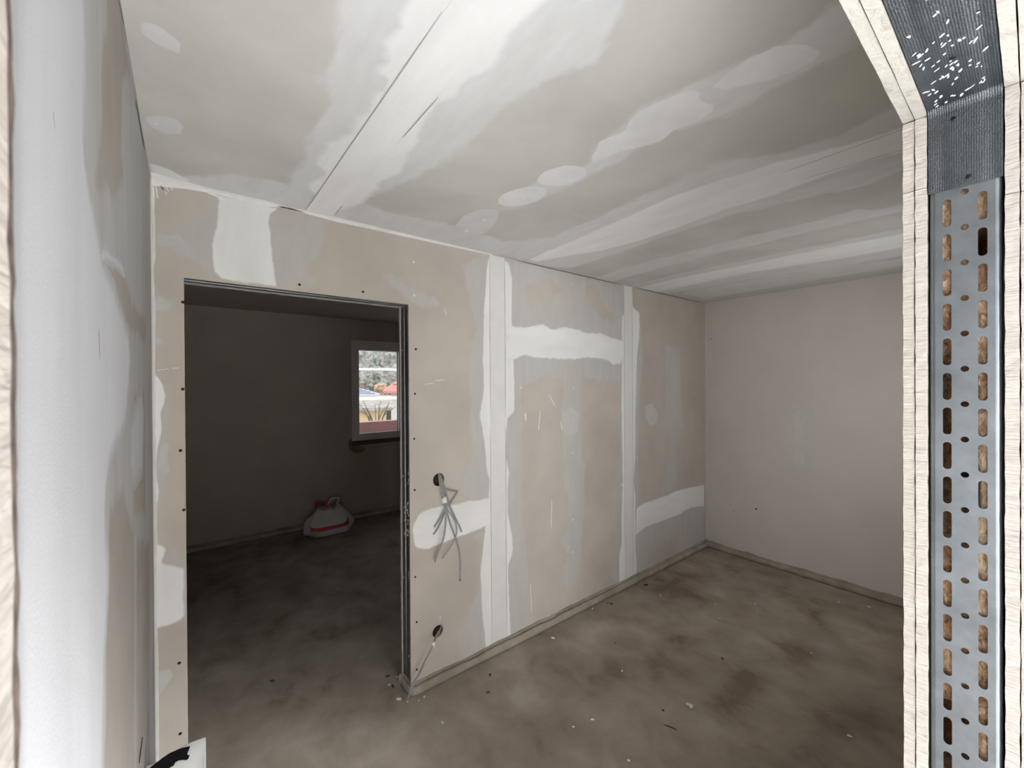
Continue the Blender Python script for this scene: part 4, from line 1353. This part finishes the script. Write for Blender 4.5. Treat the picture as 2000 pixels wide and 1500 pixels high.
# ---------------------------------------------------------------- sack standing at the left edge of the room
SKY = 1.55
s_r, s_l = on(1, SKY, 402, 1438), on(1, SKY, 284, 1492)
sk = empty('plaster_sack', (0, SKY, 0))
wS = s_r[0] - (LX + 0.004)
nu, nv = 22, 26
sv, sf = [], []
top = s_r[2]
for side in (-1, 1):
    for j in range(nv + 1):
        for i in range(nu + 1):
            tu, tv_ = i / nu, j / nv
            bulge = 0.085 * (1 - tv_ ** 3) ** 0.6 * (max(0.0, 1 - (2 * tu - 1) ** 4)) ** 0.5 * (1 - 0.25 * (1 - tv_) ** 6)
            bulge += 0.004 * noise.noise(Vector((tu * 5, tv_ * 7, side * 2)))  * (1 - tv_)
            dip = 0.012 * (1 - tu) * tv_ ** 4 + 0.004 * math.sin(tu * 7) * tv_ ** 6
            sv.append((LX + 0.004 + wS * tu, side * max(0.0015, bulge) + (0.05 if False else 0), top * tv_ - dip))
n1 = (nu + 1) * (nv + 1)
for side in (0, 1):
    for j in range(nv):
        for i in range(nu):
            q = [side * n1 + j * (nu + 1) + i, side * n1 + j * (nu + 1) + i + 1, side * n1 + (j + 1) * (nu + 1) + i + 1, side * n1 + (j + 1) * (nu + 1) + i]
            sf.append(tuple(q if side == 0 else q[::-1]))
for i in range(nu):
    for j in (0, nv):
        a = j * (nu + 1) + i
        sf.append((a, a + 1, n1 + a + 1, n1 + a))
for j in range(nv):
    for i in (0, nu):
        a = j * (nu + 1) + i
        sf.append((a, a + nu + 1, n1 + a + nu + 1, n1 + a))
M['sack'] = plain('white_paper_sack', (0.36, 0.35, 0.33), 0.75, var=0.04, scale=14, bmp=0.15, bscale=50)
M['ink'] = plain('black_print', (0.006, 0.006, 0.007), 0.95, var=0.3)
M['ink'].node_tree.nodes['Principled BSDF'].inputs['Specular IOR Level'].default_value = 0.05
body = mesh('sack_body', sv, sf, M['sack'], sk, True)
# printed black swoosh following the front of the sack
ink_px = zc((240, 1400), 9.09, [(470, 915), (560, 840), (700, 730), (860, 630), (1000, 570), (1100, 540), (1200, 518), (1170, 590), (1145, 650), (1150, 678), (1188, 680), (1165, 740), (1135, 768),
                                (1060, 765), (990, 775), (930, 810), (900, 870), (840, 900), (760, 960), (500, 1000)])


def sack_y(x, z):
    tu, tv_ = (x - LX - 0.004) / wS, min(1, max(0, z / top))
    b = 0.085 * (1 - tv_ ** 3) ** 0.6 * (max(0.0, 1 - (2 * tu - 1) ** 4)) ** 0.5 * (1 - 0.25 * (1 - tv_) ** 6)
    return -(max(0.0015, b) + 0.0042)


def on_sack(p):
    y = SKY - 0.03
    for _ in range(8):
        q = on(1, y, *p)
        y = 0.5 * y + 0.5 * (SKY + sack_y(q[0], q[2]))
    return (q[0], q[2])


Q = resample([on_sack(p) for p in ink_px], 0.006)
tess = geometry.tessellate_polygon([[Vector((q[0], q[1], 0)) for q in Q]])
iv = [(q[0], sack_y(q[0], q[1]), q[1]) for q in Q] + [(q[0], sack_y(q[0], q[1]) + 0.002, q[1]) for q in Q]
mesh('printed_mark', iv, [tuple(t) for t in tess], M['ink'], sk)
tag(sk, 'white paper sack with a black printed mark against the left wall', 'sack')

# ---------------------------------------------------------------- crumpled plastic bag in the next room
c = (on(2, 0, 600, 1042) + on(2, 0, 684, 1030)) / 2
pbag = empty('plastic_bag', (c[0], c[1] - 0.02, 0))
bagw = np.linalg.norm(on(2, 0, 684, 1034) - on(2, 0, 598, 1036)) / 2
M['bag'] = plain('white_plastic_film', (0.62, 0.61, 0.62), 0.4, var=0.05, scale=20, bmp=0.2, bscale=40)
M['bag_red'] = plain('red_print', (0.45, 0.03, 0.03), 0.4)


def bag_pt(th, t):
    """th round the bag, t 0 (floor) .. 1 (gathered mouth)."""
    prof = [1.0, 1.05, 1.0, 0.9, 0.74, 0.6, 0.50]
    k = t * (len(prof) - 1)
    i = min(int(k), len(prof) - 2)
    r = prof[i] + (prof[i + 1] - prof[i]) * (k - i)
    r *= 1 + 0.09 * math.sin(5 * th + 3 * t) + 0.10 * noise.noise(Vector((math.cos(th) * 2.3, math.sin(th) * 2.3, t * 3)))
    z = 0.255 * t ** 0.8 * (1 + 0.16 * noise.noise(Vector((math.cos(th) * 1.6 + 4, math.sin(th) * 1.6, 0)))) + (0.03 * abs(math.sin(2.5 * th)) if t > 0.98 else 0)
    return (bagw * r * math.cos(th), 0.62 * bagw * r * math.sin(th) + 0.03 * t, z)


nt_, nh = 40, 14
bv = [bag_pt(2 * math.pi * i / nt_, j / nh) for j in range(nh + 1) for i in range(nt_)]
bf = [(j * nt_ + i, j * nt_ + (i + 1) % nt_, (j + 1) * nt_ + (i + 1) % nt_, (j + 1) * nt_ + i) for j in range(nh) for i in range(nt_)] + [tuple(range(nt_ - 1, -1, -1))]
inner = [(x * 0.82, y * 0.82, z - 0.05) for x, y, z in bv[-nt_:]]
b0 = len(bv)
bv += inner
bf += [((nh * nt_) + i, (nh * nt_) + (i + 1) % nt_, b0 + (i + 1) % nt_, b0 + i) for i in range(nt_)] + [tuple(range(b0, b0 + nt_))]
mesh('bag_body', bv, bf, M['bag'], pbag, True)
rs, rf_ = [], []
for i in range(25):
    th = math.radians(218 + 108 * i / 24)
    t0 = 0.17 + 0.10 * ((i - 9) / 12) ** 2
    for t in (t0, t0 + 0.13):
        x, y, z = bag_pt(th, t)
        rs.append((x * 1.02, y * 1.02 - 0.003, z))
for i in range(24):
    rf_.append((2 * i, 2 * i + 2, 2 * i + 3, 2 * i + 1))
mesh('printed_stripe', rs, rf_, M['bag_red'], pbag, True)
for sgn, m in ((-1, M['bag_red']), (1, M['bag'])):
    x, y, z = bag_pt(math.radians(150 if sgn < 0 else 30), 1.0)
    tube('handle', [(x, y, z - 0.02), (x + 0.02 * sgn, y, z + 0.04), (x - 0.05 * sgn, y + 0.02, z + 0.045), (x - 0.09 * sgn, y + 0.02, z - 0.01)], [0.016, 0.012, 0.010, 0.014], m, pbag, 7, 5)
tag(pbag, 'crumpled white plastic bag with a red stripe on the dark floor of the next room', 'bag')

# ---------------------------------------------------------------- crumbs on the floor
r5 = random.Random(21)
light_spots = [(1080, 1247, 2.2), (776, 1323, 1.6), (779, 1367, 2.4), (796, 1371, 1.3), (829, 1362, 1.5), (818, 1369, 1.2), (1157, 1189, 1.5), (1290, 1163, 1.4), (1398, 1182, 1.6), (1475, 1180, 1.2), (1638, 1177, 1.7),
               (1697, 1187, 2.6), (1350, 1382, 2.8), (1345, 1378, 2.0), (1157, 1406, 1.5), (1406, 1208, 1.2), (1660, 1439, 1.8), (864, 1412, 1.5), (1480, 1197, 1.1), (1215, 1311, 1.2), (760, 1338, 1.2), (660, 1150, 1.2),
               (1228, 1486, 1.2), (1120, 1420, 1.0), (1585, 1276, 1.0)]
for k, (u, v, sz) in enumerate(light_spots):
    p = on(2, 0, u, v)
    s0 = 0.0062 * sz
    o = blob('plaster_crumb', (p[0], p[1], s0 * 0.32), (s0, s0 * r5.uniform(0.45, 0.8), s0 * 0.42), M['crumb'], None, rot=(0, 0, r5.uniform(0, 3.1)))
    own = {0: 'longer pale plaster chip beside the edge strip under the partition', 2: 'pale flake of plaster at the foot of the doorway corner',
           11: 'pale plaster chip near the foot of the right wall', 12: 'largest pale plaster chip, in the open middle of the floor',
           16: 'pale plaster chip close to the sawn door jamb on the right'}.get(k)
    if own:
        tag(o, own, 'crumb')
    else:
        tag(o, 'tiny pale plaster crumb scattered on the dusty floor', 'crumb', 'tiny pale crumbs on the floor')
dark_spots = [(532, 1331, 2.0), (957, 1319, 1.8), (953, 1353, 1.4), (1262, 1143, 2.6), (1194, 1180, 2.0), (1411, 1287, 1.5), (1295, 1388, 1.3), (1201, 1256, 1.0), (758, 1321, 1.6), (767, 1340, 1.5), (768, 1343, 1.2), (1187, 1178, 1.3)]
for k, (u, v, sz) in enumerate(dark_spots):
    p = on(2, 0, u, v)
    s0 = 0.0060 * sz
    o = blob('dirt_crumb', (p[0], p[1], s0 * 0.3), (s0, s0 * 0.6, s0 * 0.4), M['dark_crumb'], None, rot=(0, 0, r5.uniform(0, 3.1)))
    tag(o, 'small dark crumb of dirt on the dusty floor', 'crumb', 'dark dirt crumbs on the floor')
p = on(2, 0, 1310, 1421)
nail = tube('splinter', [(p[0] - 0.012, p[1] + 0.03, 0.002), (p[0], p[1], 0.003), (p[0] + 0.01, p[1] - 0.028, 0.002)], [0.001, 0.0026, 0.0012], M['dark_crumb'], None, 6, 3)
tag(nail, 'thin black splinter lying on the floor in the foreground', 'splinter')
